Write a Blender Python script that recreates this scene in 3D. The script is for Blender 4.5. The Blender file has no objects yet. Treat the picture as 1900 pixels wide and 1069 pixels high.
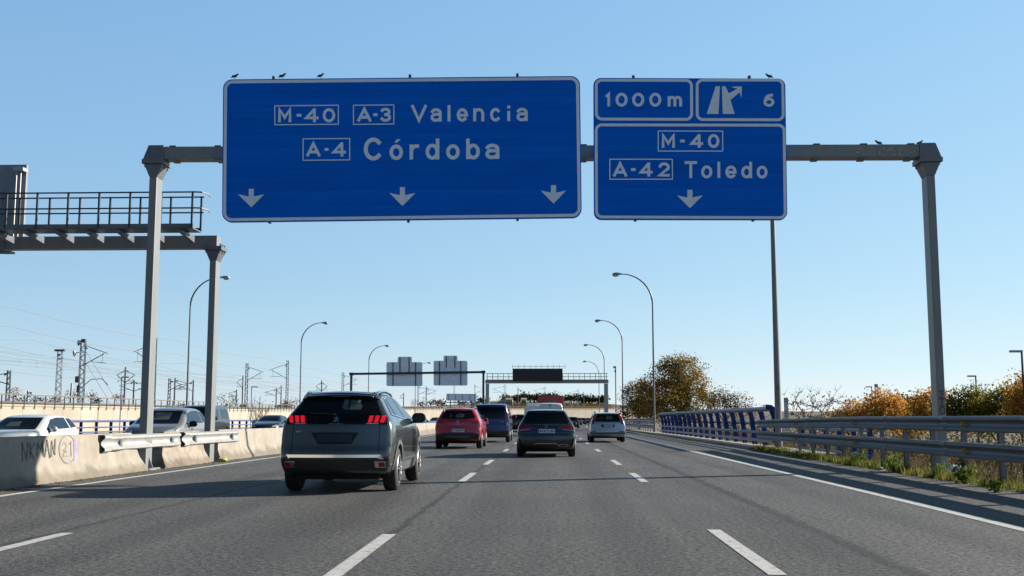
import bpy, bmesh, math, random
import numpy as np
from mathutils import Vector, Matrix, Euler

R = math.radians
SC = bpy.context.scene
COL = SC.collection

# ------------------------------------------------------------------ camera, sky, sun, exposure
EYE = Vector((0.0, 0.0, 1.27))
F_PX, CX, CY = 2000.0, 950.0, 534.5          # focal length and centre in photograph pixels
CAM_ROT = Euler((R(90 + 6.744), 0.0, R(2.048)), 'XYZ')
cam_data = bpy.data.cameras.new('camera')
cam_data.sensor_width = 36.0
cam_data.lens = 36.0 * F_PX / 1900.0
cam_data.clip_start, cam_data.clip_end = 0.1, 6000.0
cam = bpy.data.objects.new('camera', cam_data)
cam.location, cam.rotation_euler = EYE, CAM_ROT
COL.objects.link(cam)
SC.camera = cam

SUN_DIR = Vector((2.2, 0.95, 1.0)).normalized()
SUN_EL = math.asin(SUN_DIR.z)
SUN_AZ = math.atan2(SUN_DIR.x, SUN_DIR.y)     # clockwise from +Y
world = bpy.data.worlds.new('World')
SC.world = world
world.use_nodes = True
wn = world.node_tree
wn.nodes.clear()
w_out = wn.nodes.new('ShaderNodeOutputWorld')
w_bg = wn.nodes.new('ShaderNodeBackground')
w_sky = wn.nodes.new('ShaderNodeTexSky')
w_sky.sky_type = 'NISHITA'
w_sky.sun_disc = False
w_sky.sun_elevation = SUN_EL
w_sky.sun_rotation = SUN_AZ
w_sky.altitude = 600
w_sky.air_density = 0.7
w_sky.dust_density = 0.0
w_sky.ozone_density = 4.0
w_bg.inputs['Strength'].default_value = 0.13
# soften the sky's range per channel, as the camera that took the photograph does
SKY_K = 0.13
w_sep = wn.nodes.new('ShaderNodeSeparateColor'); w_com = wn.nodes.new('ShaderNodeCombineColor')
wn.links.new(w_sky.outputs[0], w_sep.inputs[0])
for i_, (g_, k_) in enumerate(((0.52, 0.93), (0.34, 0.91), (0.12, 0.93))):
    a_ = wn.nodes.new('ShaderNodeMath'); a_.operation = 'MULTIPLY'; a_.inputs[1].default_value = SKY_K
    p_ = wn.nodes.new('ShaderNodeMath'); p_.operation = 'POWER'; p_.inputs[1].default_value = g_
    m_ = wn.nodes.new('ShaderNodeMath'); m_.operation = 'MULTIPLY'; m_.inputs[1].default_value = k_ * 0.5 / SKY_K
    wn.links.new(w_sep.outputs[i_], a_.inputs[0]); wn.links.new(a_.outputs[0], p_.inputs[0]); wn.links.new(p_.outputs[0], m_.inputs[0])
    wn.links.new(m_.outputs[0], w_com.inputs[i_])
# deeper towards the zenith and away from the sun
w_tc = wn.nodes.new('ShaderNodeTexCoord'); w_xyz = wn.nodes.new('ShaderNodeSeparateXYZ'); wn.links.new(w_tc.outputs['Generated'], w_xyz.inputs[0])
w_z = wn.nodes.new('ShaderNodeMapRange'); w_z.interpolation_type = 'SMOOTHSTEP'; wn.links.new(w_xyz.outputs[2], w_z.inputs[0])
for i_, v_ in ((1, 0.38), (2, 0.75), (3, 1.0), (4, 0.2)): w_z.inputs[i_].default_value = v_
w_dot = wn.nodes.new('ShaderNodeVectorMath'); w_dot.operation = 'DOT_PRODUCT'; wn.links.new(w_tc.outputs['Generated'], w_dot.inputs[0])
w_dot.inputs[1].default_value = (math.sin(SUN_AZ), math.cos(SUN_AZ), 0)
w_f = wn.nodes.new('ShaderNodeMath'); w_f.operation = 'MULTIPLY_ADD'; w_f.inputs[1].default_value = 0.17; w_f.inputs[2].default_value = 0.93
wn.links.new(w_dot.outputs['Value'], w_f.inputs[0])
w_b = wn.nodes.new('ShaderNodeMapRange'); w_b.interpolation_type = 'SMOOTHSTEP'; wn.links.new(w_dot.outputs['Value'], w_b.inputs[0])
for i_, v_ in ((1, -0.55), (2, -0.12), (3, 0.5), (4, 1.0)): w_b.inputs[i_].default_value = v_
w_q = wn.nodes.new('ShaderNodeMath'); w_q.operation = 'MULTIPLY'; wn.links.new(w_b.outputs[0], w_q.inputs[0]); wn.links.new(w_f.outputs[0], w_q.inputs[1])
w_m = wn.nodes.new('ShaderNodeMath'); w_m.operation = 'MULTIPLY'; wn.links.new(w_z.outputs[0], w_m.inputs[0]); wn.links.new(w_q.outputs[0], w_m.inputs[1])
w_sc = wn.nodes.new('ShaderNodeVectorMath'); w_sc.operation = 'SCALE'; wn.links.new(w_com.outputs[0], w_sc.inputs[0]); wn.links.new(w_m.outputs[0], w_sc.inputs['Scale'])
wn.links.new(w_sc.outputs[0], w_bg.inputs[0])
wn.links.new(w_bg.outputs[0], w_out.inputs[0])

sun_data = bpy.data.lights.new('sun', 'SUN')
sun_data.energy = 5.0
sun_data.angle = R(0.5)
sun_data.color = (1.0, 0.93, 0.82)
sun = bpy.data.objects.new('sun', sun_data)
sun.rotation_euler = (-SUN_DIR).to_track_quat('-Z', 'Y').to_euler()
COL.objects.link(sun)

SC.view_settings.view_transform = 'Standard'
SC.view_settings.look = 'None'
SC.view_settings.exposure = 1.0
SC.view_settings.gamma = 1.0
SC.cycles.max_bounces = 6
SC.cycles.transparent_max_bounces = 6

CAM_M = CAM_ROT.to_matrix()
def at(px, py, Y):
    """world point seen at photograph pixel px, py at distance Y along the road"""
    d = CAM_M @ Vector(((px - CX) / F_PX, -(py - CY) / F_PX, -1.0))
    return EYE + d * (Y / d.y)
def at_x(px, py, X):
    d = CAM_M @ Vector(((px - CX) / F_PX, -(py - CY) / F_PX, -1.0))
    return EYE + d * (X / d.x)

def road_x(Y):
    return 0.0 if Y < 150 else (Y - 150) ** 2 / 1300.0
def road_z(Y):
    t = max(0.0, Y - 15)
    return -0.0033 * t * (t / (t + 8.0)) if Y < 420 else road_z(419.9)
def rp(X, Y, z=0.0):
    return Vector((X + road_x(Y), Y, z + road_z(Y)))

# ------------------------------------------------------------------ materials
MATS = {}
def pm(name, col, rough=0.6, metal=0.0, var=0.12, scale=6.0, bump=0.0, bscale=40.0, coat=0.0, spec=0.5, stain=None, stretch=None, stain_lo=0.5, stain_hi=0.72):
    m = bpy.data.materials.new(name)
    m.use_nodes = True
    nt = m.node_tree
    b = nt.nodes['Principled BSDF']
    b.inputs['Roughness'].default_value = rough
    b.inputs['Metallic'].default_value = metal
    b.inputs['Specular IOR Level'].default_value = spec
    b.inputs['Coat Weight'].default_value = coat
    b.inputs['Coat Roughness'].default_value = 0.04
    tc = nt.nodes.new('ShaderNodeTexCoord')
    src = tc.outputs['Object']
    if stretch:
        mp = nt.nodes.new('ShaderNodeMapping')
        mp.inputs['Scale'].default_value = stretch
        nt.links.new(src, mp.inputs[0]); src = mp.outputs[0]
    nz = nt.nodes.new('ShaderNodeTexNoise')
    nz.inputs['Scale'].default_value = scale
    nz.inputs['Detail'].default_value = 5.0
    nt.links.new(src, nz.inputs['Vector'])
    rp_ = nt.nodes.new('ShaderNodeValToRGB')
    lo = [max(0, c * (1 - var)) for c in col]; hi = [min(1, c * (1 + var)) for c in col]
    rp_.color_ramp.elements[0].color = (*lo, 1); rp_.color_ramp.elements[1].color = (*hi, 1)
    rp_.color_ramp.elements[0].position = 0.3; rp_.color_ramp.elements[1].position = 0.7
    nt.links.new(nz.outputs[0], rp_.inputs[0])
    out = rp_.outputs[0]
    if stain:
        n2 = nt.nodes.new('ShaderNodeTexNoise')
        n2.inputs['Scale'].default_value = scale * 0.35
        n2.inputs['Detail'].default_value = 8.0
        n2.inputs['Roughness'].default_value = 0.65
        nt.links.new(src, n2.inputs['Vector'])
        r2 = nt.nodes.new('ShaderNodeValToRGB')
        r2.color_ramp.elements[0].position = stain_lo; r2.color_ramp.elements[1].position = stain_hi
        nt.links.new(n2.outputs[0], r2.inputs[0])
        mx = nt.nodes.new('ShaderNodeMix'); mx.data_type = 'RGBA'
        nt.links.new(r2.outputs[0], mx.inputs[0])
        nt.links.new(out, mx.inputs[6]); mx.inputs[7].default_value = (*stain, 1)
        out = mx.outputs[2]
    nt.links.new(out, b.inputs['Base Color'])
    if bump:
        n3 = nt.nodes.new('ShaderNodeTexNoise')
        n3.inputs['Scale'].default_value = bscale
        n3.inputs['Detail'].default_value = 4.0
        nt.links.new(src, n3.inputs['Vector'])
        bp = nt.nodes.new('ShaderNodeBump')
        bp.inputs['Strength'].default_value = bump
        bp.inputs['Distance'].default_value = 0.02
        nt.links.new(n3.outputs[0], bp.inputs['Height'])
        nt.links.new(bp.outputs[0], b.inputs['Normal'])
    MATS[name] = m
    return m

def asphalt(name, lo, hi, seams):
    m = bpy.data.materials.new(name); m.use_nodes = True
    nt = m.node_tree; N = nt.nodes.new; L = nt.links.new
    b = nt.nodes['Principled BSDF']
    tc = N('ShaderNodeTexCoord')
    def noise(scale, detail, vec=None, rough=0.6):
        n = N('ShaderNodeTexNoise'); n.inputs['Scale'].default_value = scale; n.inputs['Detail'].default_value = detail
        n.inputs['Roughness'].default_value = rough
        L(vec or tc.outputs['Object'], n.inputs['Vector']); return n.outputs[0]
    def ramp(v, p0, p1, c0, c1):
        r = N('ShaderNodeValToRGB'); r.color_ramp.elements[0].position = p0; r.color_ramp.elements[1].position = p1
        r.color_ramp.elements[0].color = (*c0, 1); r.color_ramp.elements[1].color = (*c1, 1); L(v, r.inputs[0]); return r.outputs[0]
    def mul(a, c):
        mx = N('ShaderNodeMix'); mx.data_type = 'RGBA'; mx.blend_type = 'MULTIPLY'; mx.inputs[0].default_value = 1.0
        L(a, mx.inputs[6]); L(c, mx.inputs[7]); return mx.outputs[2]
    grit = mul(ramp(noise(17, 7, rough=0.88), 0.41, 0.6, lo, hi), ramp(noise(60, 2), 0.4, 0.6, (0.5, 0.5, 0.5), (1.4, 1.4, 1.4)))
    mp = N('ShaderNodeMapping'); mp.inputs['Scale'].default_value = (1.0, 0.06, 1.0); L(tc.outputs['Object'], mp.inputs[0])
    tracks = ramp(noise(0.9, 5, mp.outputs[0]), 0.3, 0.7, (0.8, 0.8, 0.8), (1.18, 1.18, 1.17))
    blot = ramp(noise(0.35, 6), 0.35, 0.65, (0.9, 0.9, 0.9), (1.08, 1.07, 1.06))
    col = mul(mul(grit, tracks), blot)
    sx = N('ShaderNodeSeparateXYZ'); L(tc.outputs['Object'], sx.inputs[0])
    wob = noise(1.3, 4); brk = noise(3.0, 4)
    # wheel tracks polished by traffic, two to a lane
    ph = N('ShaderNodeMath'); ph.operation = 'MULTIPLY_ADD'; L(sx.outputs[0], ph.inputs[0]); ph.inputs[1].default_value = 2 * math.pi / 1.75; ph.inputs[2].default_value = math.pi
    cs = N('ShaderNodeMath'); cs.operation = 'COSINE'; L(ph.outputs[0], cs.inputs[0])
    cw = N('ShaderNodeMath'); cw.operation = 'MULTIPLY'; L(cs.outputs[0], cw.inputs[0]); L(noise(0.5, 3, mp.outputs[0]), cw.inputs[1])
    col = mul(col, ramp(cw.outputs[0], 0.0, 0.5, (1.06, 1.06, 1.06), (0.86, 0.86, 0.865)))
    for X0, wd in seams:
        a = N('ShaderNodeMath'); a.operation = 'MULTIPLY_ADD'; L(wob, a.inputs[0]); a.inputs[1].default_value = 0.22; L(sx.outputs[0], a.inputs[2])
        s = N('ShaderNodeMath'); s.operation = 'SUBTRACT'; L(a.outputs[0], s.inputs[0]); s.inputs[1].default_value = X0 + 0.11
        c = N('ShaderNodeMath'); c.operation = 'ABSOLUTE'; L(s.outputs[0], c.inputs[0])
        q = N('ShaderNodeMath'); q.operation = 'MULTIPLY_ADD'; L(brk, q.inputs[0]); q.inputs[1].default_value = -wd; L(c.outputs[0], q.inputs[2])
        col = mul(col, ramp(q.outputs[0], 0.0, wd * 0.9, (0.55, 0.55, 0.56), (1, 1, 1)))
    L(col, b.inputs['Base Color'])
    b.inputs['Roughness'].default_value = 0.7
    b.inputs['Specular IOR Level'].default_value = 0.22
    bp = N('ShaderNodeBump'); bp.inputs['Strength'].default_value = 0.75; bp.inputs['Distance'].default_value = 0.012
    L(noise(60, 3, rough=0.8), bp.inputs['Height']); L(bp.outputs[0], b.inputs['Normal'])
    MATS[name] = m
    return m

def leafmat(name, cols, trans=0.35, nscale=0.35):
    """foliage: every leaf its own tint, drifting over the crown"""
    m = bpy.data.materials.new(name); m.use_nodes = True
    nt = m.node_tree; N = nt.nodes.new; L = nt.links.new
    nt.nodes.remove(nt.nodes['Principled BSDF'])
    out = nt.nodes['Material Output']
    g = N('ShaderNodeNewGeometry'); tc = N('ShaderNodeTexCoord')
    nz = N('ShaderNodeTexNoise'); nz.inputs['Scale'].default_value = nscale; nz.inputs['Detail'].default_value = 3
    L(tc.outputs['Object'], nz.inputs['Vector'])
    a = N('ShaderNodeMath'); a.operation = 'MULTIPLY_ADD'; L(g.outputs['Random Per Island'], a.inputs[0]); a.inputs[1].default_value = 0.55
    o = N('ShaderNodeMath'); o.operation = 'MULTIPLY_ADD'; L(nz.outputs[0], o.inputs[0]); o.inputs[1].default_value = 1.7; o.inputs[2].default_value = -0.62
    L(o.outputs[0], a.inputs[2])
    r = N('ShaderNodeValToRGB'); cr = r.color_ramp
    while len(cr.elements) < len(cols): cr.elements.new(0.5)
    for i, c in enumerate(cols):
        cr.elements[i].position = i / (len(cols) - 1); cr.elements[i].color = (*c, 1)
    L(a.outputs[0], r.inputs[0])
    d = N('ShaderNodeBsdfDiffuse'); t = N('ShaderNodeBsdfTranslucent'); mx = N('ShaderNodeMixShader')
    L(r.outputs[0], d.inputs[0]); L(r.outputs[0], t.inputs[0]); mx.inputs[0].default_value = trans
    L(d.outputs[0], mx.inputs[1]); L(t.outputs[0], mx.inputs[2]); L(mx.outputs[0], out.inputs[0])
    MATS[name] = m
    return m

asphalt('asphalt', (0.0145, 0.0145, 0.0147), (0.182, 0.179, 0.175), [(2.92, 0.09), (-1.72, 0.05), (-5.4, 0.05)])
asphalt('asphalt_opposite', (0.04, 0.04, 0.042), (0.11, 0.11, 0.11), [(-14, 0.06)])
pm('road_paint', (0.46, 0.46, 0.44), 0.7, var=0.14, scale=26, stain=(0.16, 0.16, 0.155), stain_lo=0.5, stain_hi=0.74)
pm('concrete', (0.275, 0.245, 0.2), 0.85, var=0.14, scale=3, bump=0.35, bscale=25, stain=(0.2, 0.165, 0.125), stain_lo=0.48, stain_hi=0.78)
pm('concrete_worn', (0.27, 0.225, 0.18), 0.85, var=0.25, scale=4, bump=0.6, bscale=16, stain=(0.16, 0.12, 0.095), stain_lo=0.44, stain_hi=0.66)
pm('concrete_wall', (0.36, 0.32, 0.255), 0.9, var=0.1, scale=0.4, stain=(0.28, 0.24, 0.18), stain_lo=0.45, stain_hi=0.75)
pm('concrete_kerb', (0.3, 0.28, 0.24), 0.9, var=0.25, scale=3, bump=0.3)
pm('galv_steel', (0.13, 0.143, 0.158), 0.45, 0.1, var=0.14, scale=3, stain=(0.09, 0.1, 0.11))
pm('galv_beam', (0.088, 0.106, 0.128), 0.5, 0.0, var=0.12, scale=2, stretch=(1, 0.3, 3), stain=(0.06, 0.072, 0.088))
pm('galv_bright', (0.36, 0.36, 0.35), 0.5, 0.3, var=0.12, scale=4, stain=(0.22, 0.19, 0.15), stain_lo=0.55, stain_hi=0.8)
pm('gantry_paint', (0.19, 0.195, 0.195), 0.4, 0.0, var=0.08, scale=2, stain=(0.14, 0.145, 0.15), stretch=(3, 3, 0.5), stain_lo=0.55, stain_hi=0.85)
pm('pale_galv', (0.32, 0.35, 0.385), 0.45, 0.2, var=0.12, scale=3)
pm('rail_brown', (0.13, 0.11, 0.085), 0.7, var=0.2)
pm('dark_steel', (0.045, 0.05, 0.058), 0.55, 0.2, var=0.2, scale=4)
pm('mast_steel', (0.09, 0.1, 0.115), 0.6, 0.2, var=0.2, scale=3)
pm('pale_steel', (0.28, 0.31, 0.35), 0.55, 0.3, var=0.15, scale=3)
pm('wire', (0.24, 0.26, 0.28), 0.6, 0.2, var=0.1)
pm('blue_steel', (0.008, 0.028, 0.15), 0.5, 0.0, spec=0.25, var=0.15, scale=5, stain=(0.05, 0.07, 0.17), stain_lo=0.62, stain_hi=0.85)
pm('blue_rail_sunlit', (0.085, 0.11, 0.235), 0.45, 0.1, var=0.12, scale=4, stain=(0.14, 0.155, 0.25))  # railing blue lightened to lavender for the tubes, sunlight painted into the colour
pm('sign_blue', (0.0008, 0.14, 0.66), 0.5, 0.0, var=0.07, scale=1.2, stretch=(0.6, 1, 4), spec=0.06)
pm('sign_white', (0.74, 0.77, 0.86), 0.45, 0.0, var=0.06, scale=8)
pm('sign_back_dark', (0.17, 0.205, 0.24), 0.5, 0.1, var=0.12, scale=2)
pm('sign_back', (0.72, 0.78, 0.88), 0.45, 0.6, var=0.1, scale=3)
pm('screen_black', (0.012, 0.013, 0.016), 0.5, var=0.2, scale=12)
pm('orange_reflector', (0.85, 0.32, 0.02), 0.3, var=0.1)
pm('graffiti_black', (0.1, 0.092, 0.095), 0.8, var=0.2)
pm('graffiti_grey', (0.2, 0.18, 0.19), 0.8, var=0.3)
pm('graffiti_purple', (0.35, 0.28, 0.5), 0.8, var=0.2)
pm('lamp_glass', (0.4, 0.41, 0.43), 0.25, var=0.1)
pm('bird_dark', (0.025, 0.024, 0.026), 0.7, var=0.4, scale=30)
pm('bird_pale', (0.3, 0.28, 0.26), 0.7, var=0.3, scale=30)
pm('earth', (0.075, 0.062, 0.042), 0.95, var=0.3, scale=0.5, bump=0.6, bscale=6, stain=(0.1, 0.1, 0.05))
pm('verge_soil', (0.1, 0.082, 0.056), 0.95, var=0.35, scale=3, bump=0.8, bscale=14, stain=(0.05, 0.05, 0.025))
pm('ballast', (0.15, 0.125, 0.095), 0.95, var=0.3, scale=1.5, bump=0.6, bscale=10)
pm('hill_scrub', (0.1, 0.085, 0.055), 0.95, var=0.35, scale=0.03, stain=(0.07, 0.075, 0.045))
pm('bark', (0.11, 0.085, 0.065), 0.9, var=0.3, scale=6, bump=0.5, bscale=20)
pm('twig', (0.17, 0.12, 0.085), 0.9, var=0.3, scale=4)
pm('dry_grass', (0.34, 0.27, 0.14), 0.9, var=0.4, scale=2)
pm('litter_green', (0.3, 0.36, 0.06), 0.4, var=0.2)
leafmat('leaf_mixed', [(0.06, 0.06, 0.018), (0.12, 0.115, 0.03), (0.27, 0.2, 0.045), (0.33, 0.17, 0.05), (0.22, 0.11, 0.045)], 0.45, 0.3)
leafmat('leaf_brown', [(0.047, 0.047, 0.019), (0.101, 0.074, 0.03), (0.162, 0.088, 0.032), (0.189, 0.081, 0.032)], 0.4, 0.3)
leafmat('leaf_orange', [(0.2, 0.14, 0.04), (0.42, 0.26, 0.06), (0.54, 0.3, 0.07), (0.44, 0.2, 0.045), (0.26, 0.13, 0.05)], 0.5, 0.45)
leafmat('leaf_green', [(0.075, 0.075, 0.02), (0.14, 0.14, 0.03), (0.21, 0.18, 0.04), (0.34, 0.23, 0.05)], 0.45, 0.4)
leafmat('leaf_pine', [(0.014, 0.02, 0.01), (0.03, 0.036, 0.016), (0.045, 0.045, 0.02)], 0.15, 0.2)
leafmat('leaf_red', [(0.1, 0.05, 0.02), (0.2, 0.05, 0.02), (0.16, 0.03, 0.015)], 0.3, 0.4)
leafmat('grass_blade', [(0.05, 0.08, 0.014), (0.11, 0.13, 0.02), (0.2, 0.19, 0.05), (0.33, 0.27, 0.12)], 0.4, 1.2)
leafmat('scrub_dark', [(0.04, 0.034, 0.016), (0.09, 0.07, 0.035), (0.15, 0.115, 0.06), (0.075, 0.07, 0.025)], 0.3, 0.5)
leafmat('weed_leaf', [(0.07, 0.12, 0.02), (0.12, 0.18, 0.03), (0.17, 0.22, 0.05)], 0.5, 2.0)
leafmat('dry_scrub', [(0.06, 0.048, 0.027), (0.12, 0.095, 0.053), (0.19, 0.15, 0.088), (0.1, 0.085, 0.035)], 0.3, 0.8)

def overlay(name, build):
    """multiply a mask into a material's base colour"""
    nt = MATS[name].node_tree; b = nt.nodes['Principled BSDF']; src = b.inputs['Base Color'].links[0].from_socket
    mask = build(nt); mx = nt.nodes.new('ShaderNodeMix'); mx.data_type = 'RGBA'; mx.blend_type = 'MULTIPLY'; mx.inputs[0].default_value = 1
    nt.links.new(src, mx.inputs[6]); nt.links.new(mask, mx.inputs[7]); nt.links.new(mx.outputs[2], b.inputs['Base Color'])
def splash(nt):       # road dirt thrown up along the foot, with a ragged upper edge, and tyre scuffs
    N, L = nt.nodes.new, nt.links.new
    tc = N('ShaderNodeTexCoord'); sx = N('ShaderNodeSeparateXYZ'); L(tc.outputs['Object'], sx.inputs[0])
    n = N('ShaderNodeTexNoise'); n.inputs['Scale'].default_value = 2.2; n.inputs['Detail'].default_value = 7; L(tc.outputs['Object'], n.inputs[0])
    a = N('ShaderNodeMath'); a.operation = 'MULTIPLY_ADD'; L(n.outputs[0], a.inputs[0]); a.inputs[1].default_value = -0.55; L(sx.outputs[2], a.inputs[2])
    r = N('ShaderNodeValToRGB'); r.color_ramp.elements[0].position = 0.0; r.color_ramp.elements[1].position = 0.16
    r.color_ramp.elements[0].color = (0.6, 0.57, 0.53, 1); r.color_ramp.elements[1].color = (1, 1, 1, 1)
    o = N('ShaderNodeMath'); o.operation = 'ADD'; L(a.outputs[0], o.inputs[0]); o.inputs[1].default_value = 0.18; L(o.outputs[0], r.inputs[0]); return r.outputs[0]
overlay('concrete', splash); overlay('concrete_worn', splash)
def slats(nt):        # the panel is built of horizontal aluminium slats
    N, L = nt.nodes.new, nt.links.new
    tc = N('ShaderNodeTexCoord'); sx = N('ShaderNodeSeparateXYZ'); L(tc.outputs['Object'], sx.inputs[0])
    a = N('ShaderNodeMath'); a.operation = 'MULTIPLY'; L(sx.outputs[2], a.inputs[0]); a.inputs[1].default_value = 1 / 0.175
    f = N('ShaderNodeMath'); f.operation = 'FRACT'; L(a.outputs[0], f.inputs[0])
    fl = N('ShaderNodeMath'); fl.operation = 'FLOOR'; L(a.outputs[0], fl.inputs[0])
    wn_ = N('ShaderNodeTexWhiteNoise'); wn_.noise_dimensions = '1D'; L(fl.outputs[0], wn_.inputs['W'])
    r = N('ShaderNodeValToRGB'); r.color_ramp.elements[0].position = 0.0; r.color_ramp.elements[1].position = 0.09
    r.color_ramp.elements[0].color = (0.62, 0.66, 0.72, 1); r.color_ramp.elements[1].color = (1, 1, 1, 1); L(f.outputs[0], r.inputs[0])
    r2 = N('ShaderNodeValToRGB'); r2.color_ramp.elements[0].color = (0.9, 0.9, 0.92, 1); r2.color_ramp.elements[1].color = (1.0, 1.06, 1.04, 1); L(wn_.outputs[0], r2.inputs[0])
    mx = N('ShaderNodeMix'); mx.data_type = 'RGBA'; mx.blend_type = 'MULTIPLY'; mx.inputs[0].default_value = 1; L(r.outputs[0], mx.inputs[6]); L(r2.outputs[0], mx.inputs[7]); return mx.outputs[2]
overlay('sign_blue', slats)

# ------------------------------------------------------------------ mesh helpers
class MB:
    def __init__(s): s.v, s.f, s.m = [], [], []
    def add(s, vs, fs, mi=0):
        o = len(s.v); s.v += [tuple(p) for p in vs]
        s.f += [tuple(i + o for i in f) for f in fs]; s.m += [mi] * len(fs); return s
    def box(s, c, d, rot=None, mi=0):
        c = Vector(c); h = Vector(d) / 2
        vs = [Vector((x * h.x, y * h.y, z * h.z)) for x in (-1, 1) for y in (-1, 1) for z in (-1, 1)]
        if rot is not None: vs = [rot @ p for p in vs]
        return s.add([c + p for p in vs], [(0, 1, 3, 2), (4, 6, 7, 5), (0, 4, 5, 1), (2, 3, 7, 6), (0, 2, 6, 4), (1, 5, 7, 3)], mi)
    def bar(s, p, q, w, h=None, up=(0, 0, 1), mi=0):
        p, q = Vector(p), Vector(q); h = h or w
        t = (q - p).normalized(); u = Vector(up)
        if abs(t.dot(u)) > 0.98: u = Vector((0, 1, 0))
        a = t.cross(u).normalized() * w / 2; b = a.cross(t).normalized() * h / 2
        vs = [e + i * a + j * b for e in (p, q) for i, j in ((-1, -1), (1, -1), (1, 1), (-1, 1))]
        return s.add(vs, [(0, 1, 2, 3), (7, 6, 5, 4), (0, 4, 5, 1), (1, 5, 6, 2), (2, 6, 7, 3), (3, 7, 4, 0)], mi)
    def tube(s, pts, r, n=8, mi=0, cap=True):
        pts = [Vector(p) for p in pts]; rs = r if isinstance(r, (list, tuple)) else [r] * len(pts)
        o = len(s.v); prev = None
        for i, p in enumerate(pts):
            t = (pts[min(i + 1, len(pts) - 1)] - pts[max(i - 1, 0)]).normalized()
            if prev is None:
                u = Vector((0, 0, 1)) if abs(t.z) < 0.9 else Vector((1, 0, 0))
                a = t.cross(u).normalized()
            else:
                a = (prev - t * prev.dot(t)).normalized()
            prev = a; b = t.cross(a)
            for k in range(n):
                an = 2 * math.pi * k / n
                s.v.append(tuple(p + (a * math.cos(an) + b * math.sin(an)) * rs[i]))
        for i in range(len(pts) - 1):
            for k in range(n):
                s.f.append((o + i * n + k, o + i * n + (k + 1) % n, o + (i + 1) * n + (k + 1) % n, o + (i + 1) * n + k)); s.m.append(mi)
        if cap:
            s.f.append(tuple(o + k for k in range(n))[::-1]); s.m.append(mi)
            e = o + (len(pts) - 1) * n
            s.f.append(tuple(e + k for k in range(n))); s.m.append(mi)
        return s
    def prism(s, poly, off, mi=0):
        n = len(poly); poly = [Vector(p) for p in poly]; off = Vector(off)
        vs = poly + [p + off for p in poly]
        fs = [tuple(range(n)), tuple(range(2 * n - 1, n - 1, -1))] + [(i, n + i, n + (i + 1) % n, (i + 1) % n) for i in range(n)]
        return s.add(vs, fs, mi)
    def sweep(s, path, prof, closed=True, caps=True, mi=0):
        """profile (lateral to the right, up) carried along a horizontal path"""
        path = [Vector(p) for p in path]; o = len(s.v); n = len(prof)
        for i, p in enumerate(path):
            t = path[min(i + 1, len(path) - 1)] - path[max(i - 1, 0)]
            t.z = 0; t.normalize(); rt = Vector((t.y, -t.x, 0))
            for a, b in prof: s.v.append(tuple(p + rt * a + Vector((0, 0, b))))
        for i in range(len(path) - 1):
            for k in range(n if closed else n - 1):
                k2 = (k + 1) % n
                s.f.append((o + i * n + k, o + i * n + k2, o + (i + 1) * n + k2, o + (i + 1) * n + k)); s.m.append(mi)
        if closed and caps:
            s.f.append(tuple(o + k for k in range(n))); s.m.append(mi)
            e = o + (len(path) - 1) * n
            s.f.append(tuple(e + k for k in range(n))[::-1]); s.m.append(mi)
        return s
    def lathe(s, prof, axis_o, n=20, mi=0):
        """profile (along x axis, radius) turned about the x axis through axis_o"""
        o = len(s.v); c = Vector(axis_o)
        for x, r in prof:
            for k in range(n):
                an = 2 * math.pi * k / n
                s.v.append(tuple(c + Vector((x, r * math.cos(an), r * math.sin(an)))))
        for i in range(len(prof) - 1):
            for k in range(n):
                s.f.append((o + i * n + k, o + (i + 1) * n + k, o + (i + 1) * n + (k + 1) % n, o + i * n + (k + 1) % n)); s.m.append(mi)
        return s
    def ellipsoid(s, c, r, nu=10, nv=7, mi=0):
        c = Vector(c); o = len(s.v)
        for j in range(nv + 1):
            th = math.pi * j / nv
            for k in range(nu):
                ph = 2 * math.pi * k / nu
                s.v.append((c.x + r[0] * math.sin(th) * math.cos(ph), c.y + r[1] * math.sin(th) * math.sin(ph), c.z + r[2] * math.cos(th)))
        for j in range(nv):
            for k in range(nu):
                s.f.append((o + j * nu + k, o + (j + 1) * nu + k, o + (j + 1) * nu + (k + 1) % nu, o + j * nu + (k + 1) % nu)); s.m.append(mi)
        return s
    def build(s, name, mats, parent=None, smooth=False, bevel=0.0, fix=True):
        me = bpy.data.meshes.new(name)
        me.from_pydata(s.v, [], s.f)
        for m in (mats if isinstance(mats, (list, tuple)) else [mats]):
            me.materials.append(MATS[m] if isinstance(m, str) else m)
        if any(s.m): me.polygons.foreach_set('material_index', s.m)
        if fix and len(s.f) < 60000:
            bm = bmesh.new(); bm.from_mesh(me)
            bmesh.ops.recalc_face_normals(bm, faces=bm.faces); bm.to_mesh(me); bm.free()
        if smooth:
            me.polygons.foreach_set('use_smooth', [True] * len(me.polygons))
            me.set_sharp_from_angle(angle=R(40))
        o = bpy.data.objects.new(name, me); COL.objects.link(o)
        if parent: o.parent = parent
        if bevel:
            md = o.modifiers.new('bevel', 'BEVEL'); md.width = bevel; md.segments = 2; md.limit_method = 'ANGLE'
        return o

def tag(o, label=None, cat=None, group=None, kind=None):
    if label: o['label'] = label
    if cat: o['category'] = cat
    if group: o['group'] = group
    if kind: o['kind'] = kind
    return o
def thing(name, label, cat, loc=(0, 0, 0), rz=0.0, group=None):
    o = bpy.data.objects.new(name, None); o.empty_display_size = 0.3
    COL.objects.link(o); o.location = loc; o.rotation_euler = (0, 0, rz)
    return tag(o, label, cat, group)
def copy_tree(o, parent=None):
    c = o.copy(); COL.objects.link(c)
    if parent is not None: c.parent = parent
    for ch in list(o.children): copy_tree(ch, c)
    return c

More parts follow.
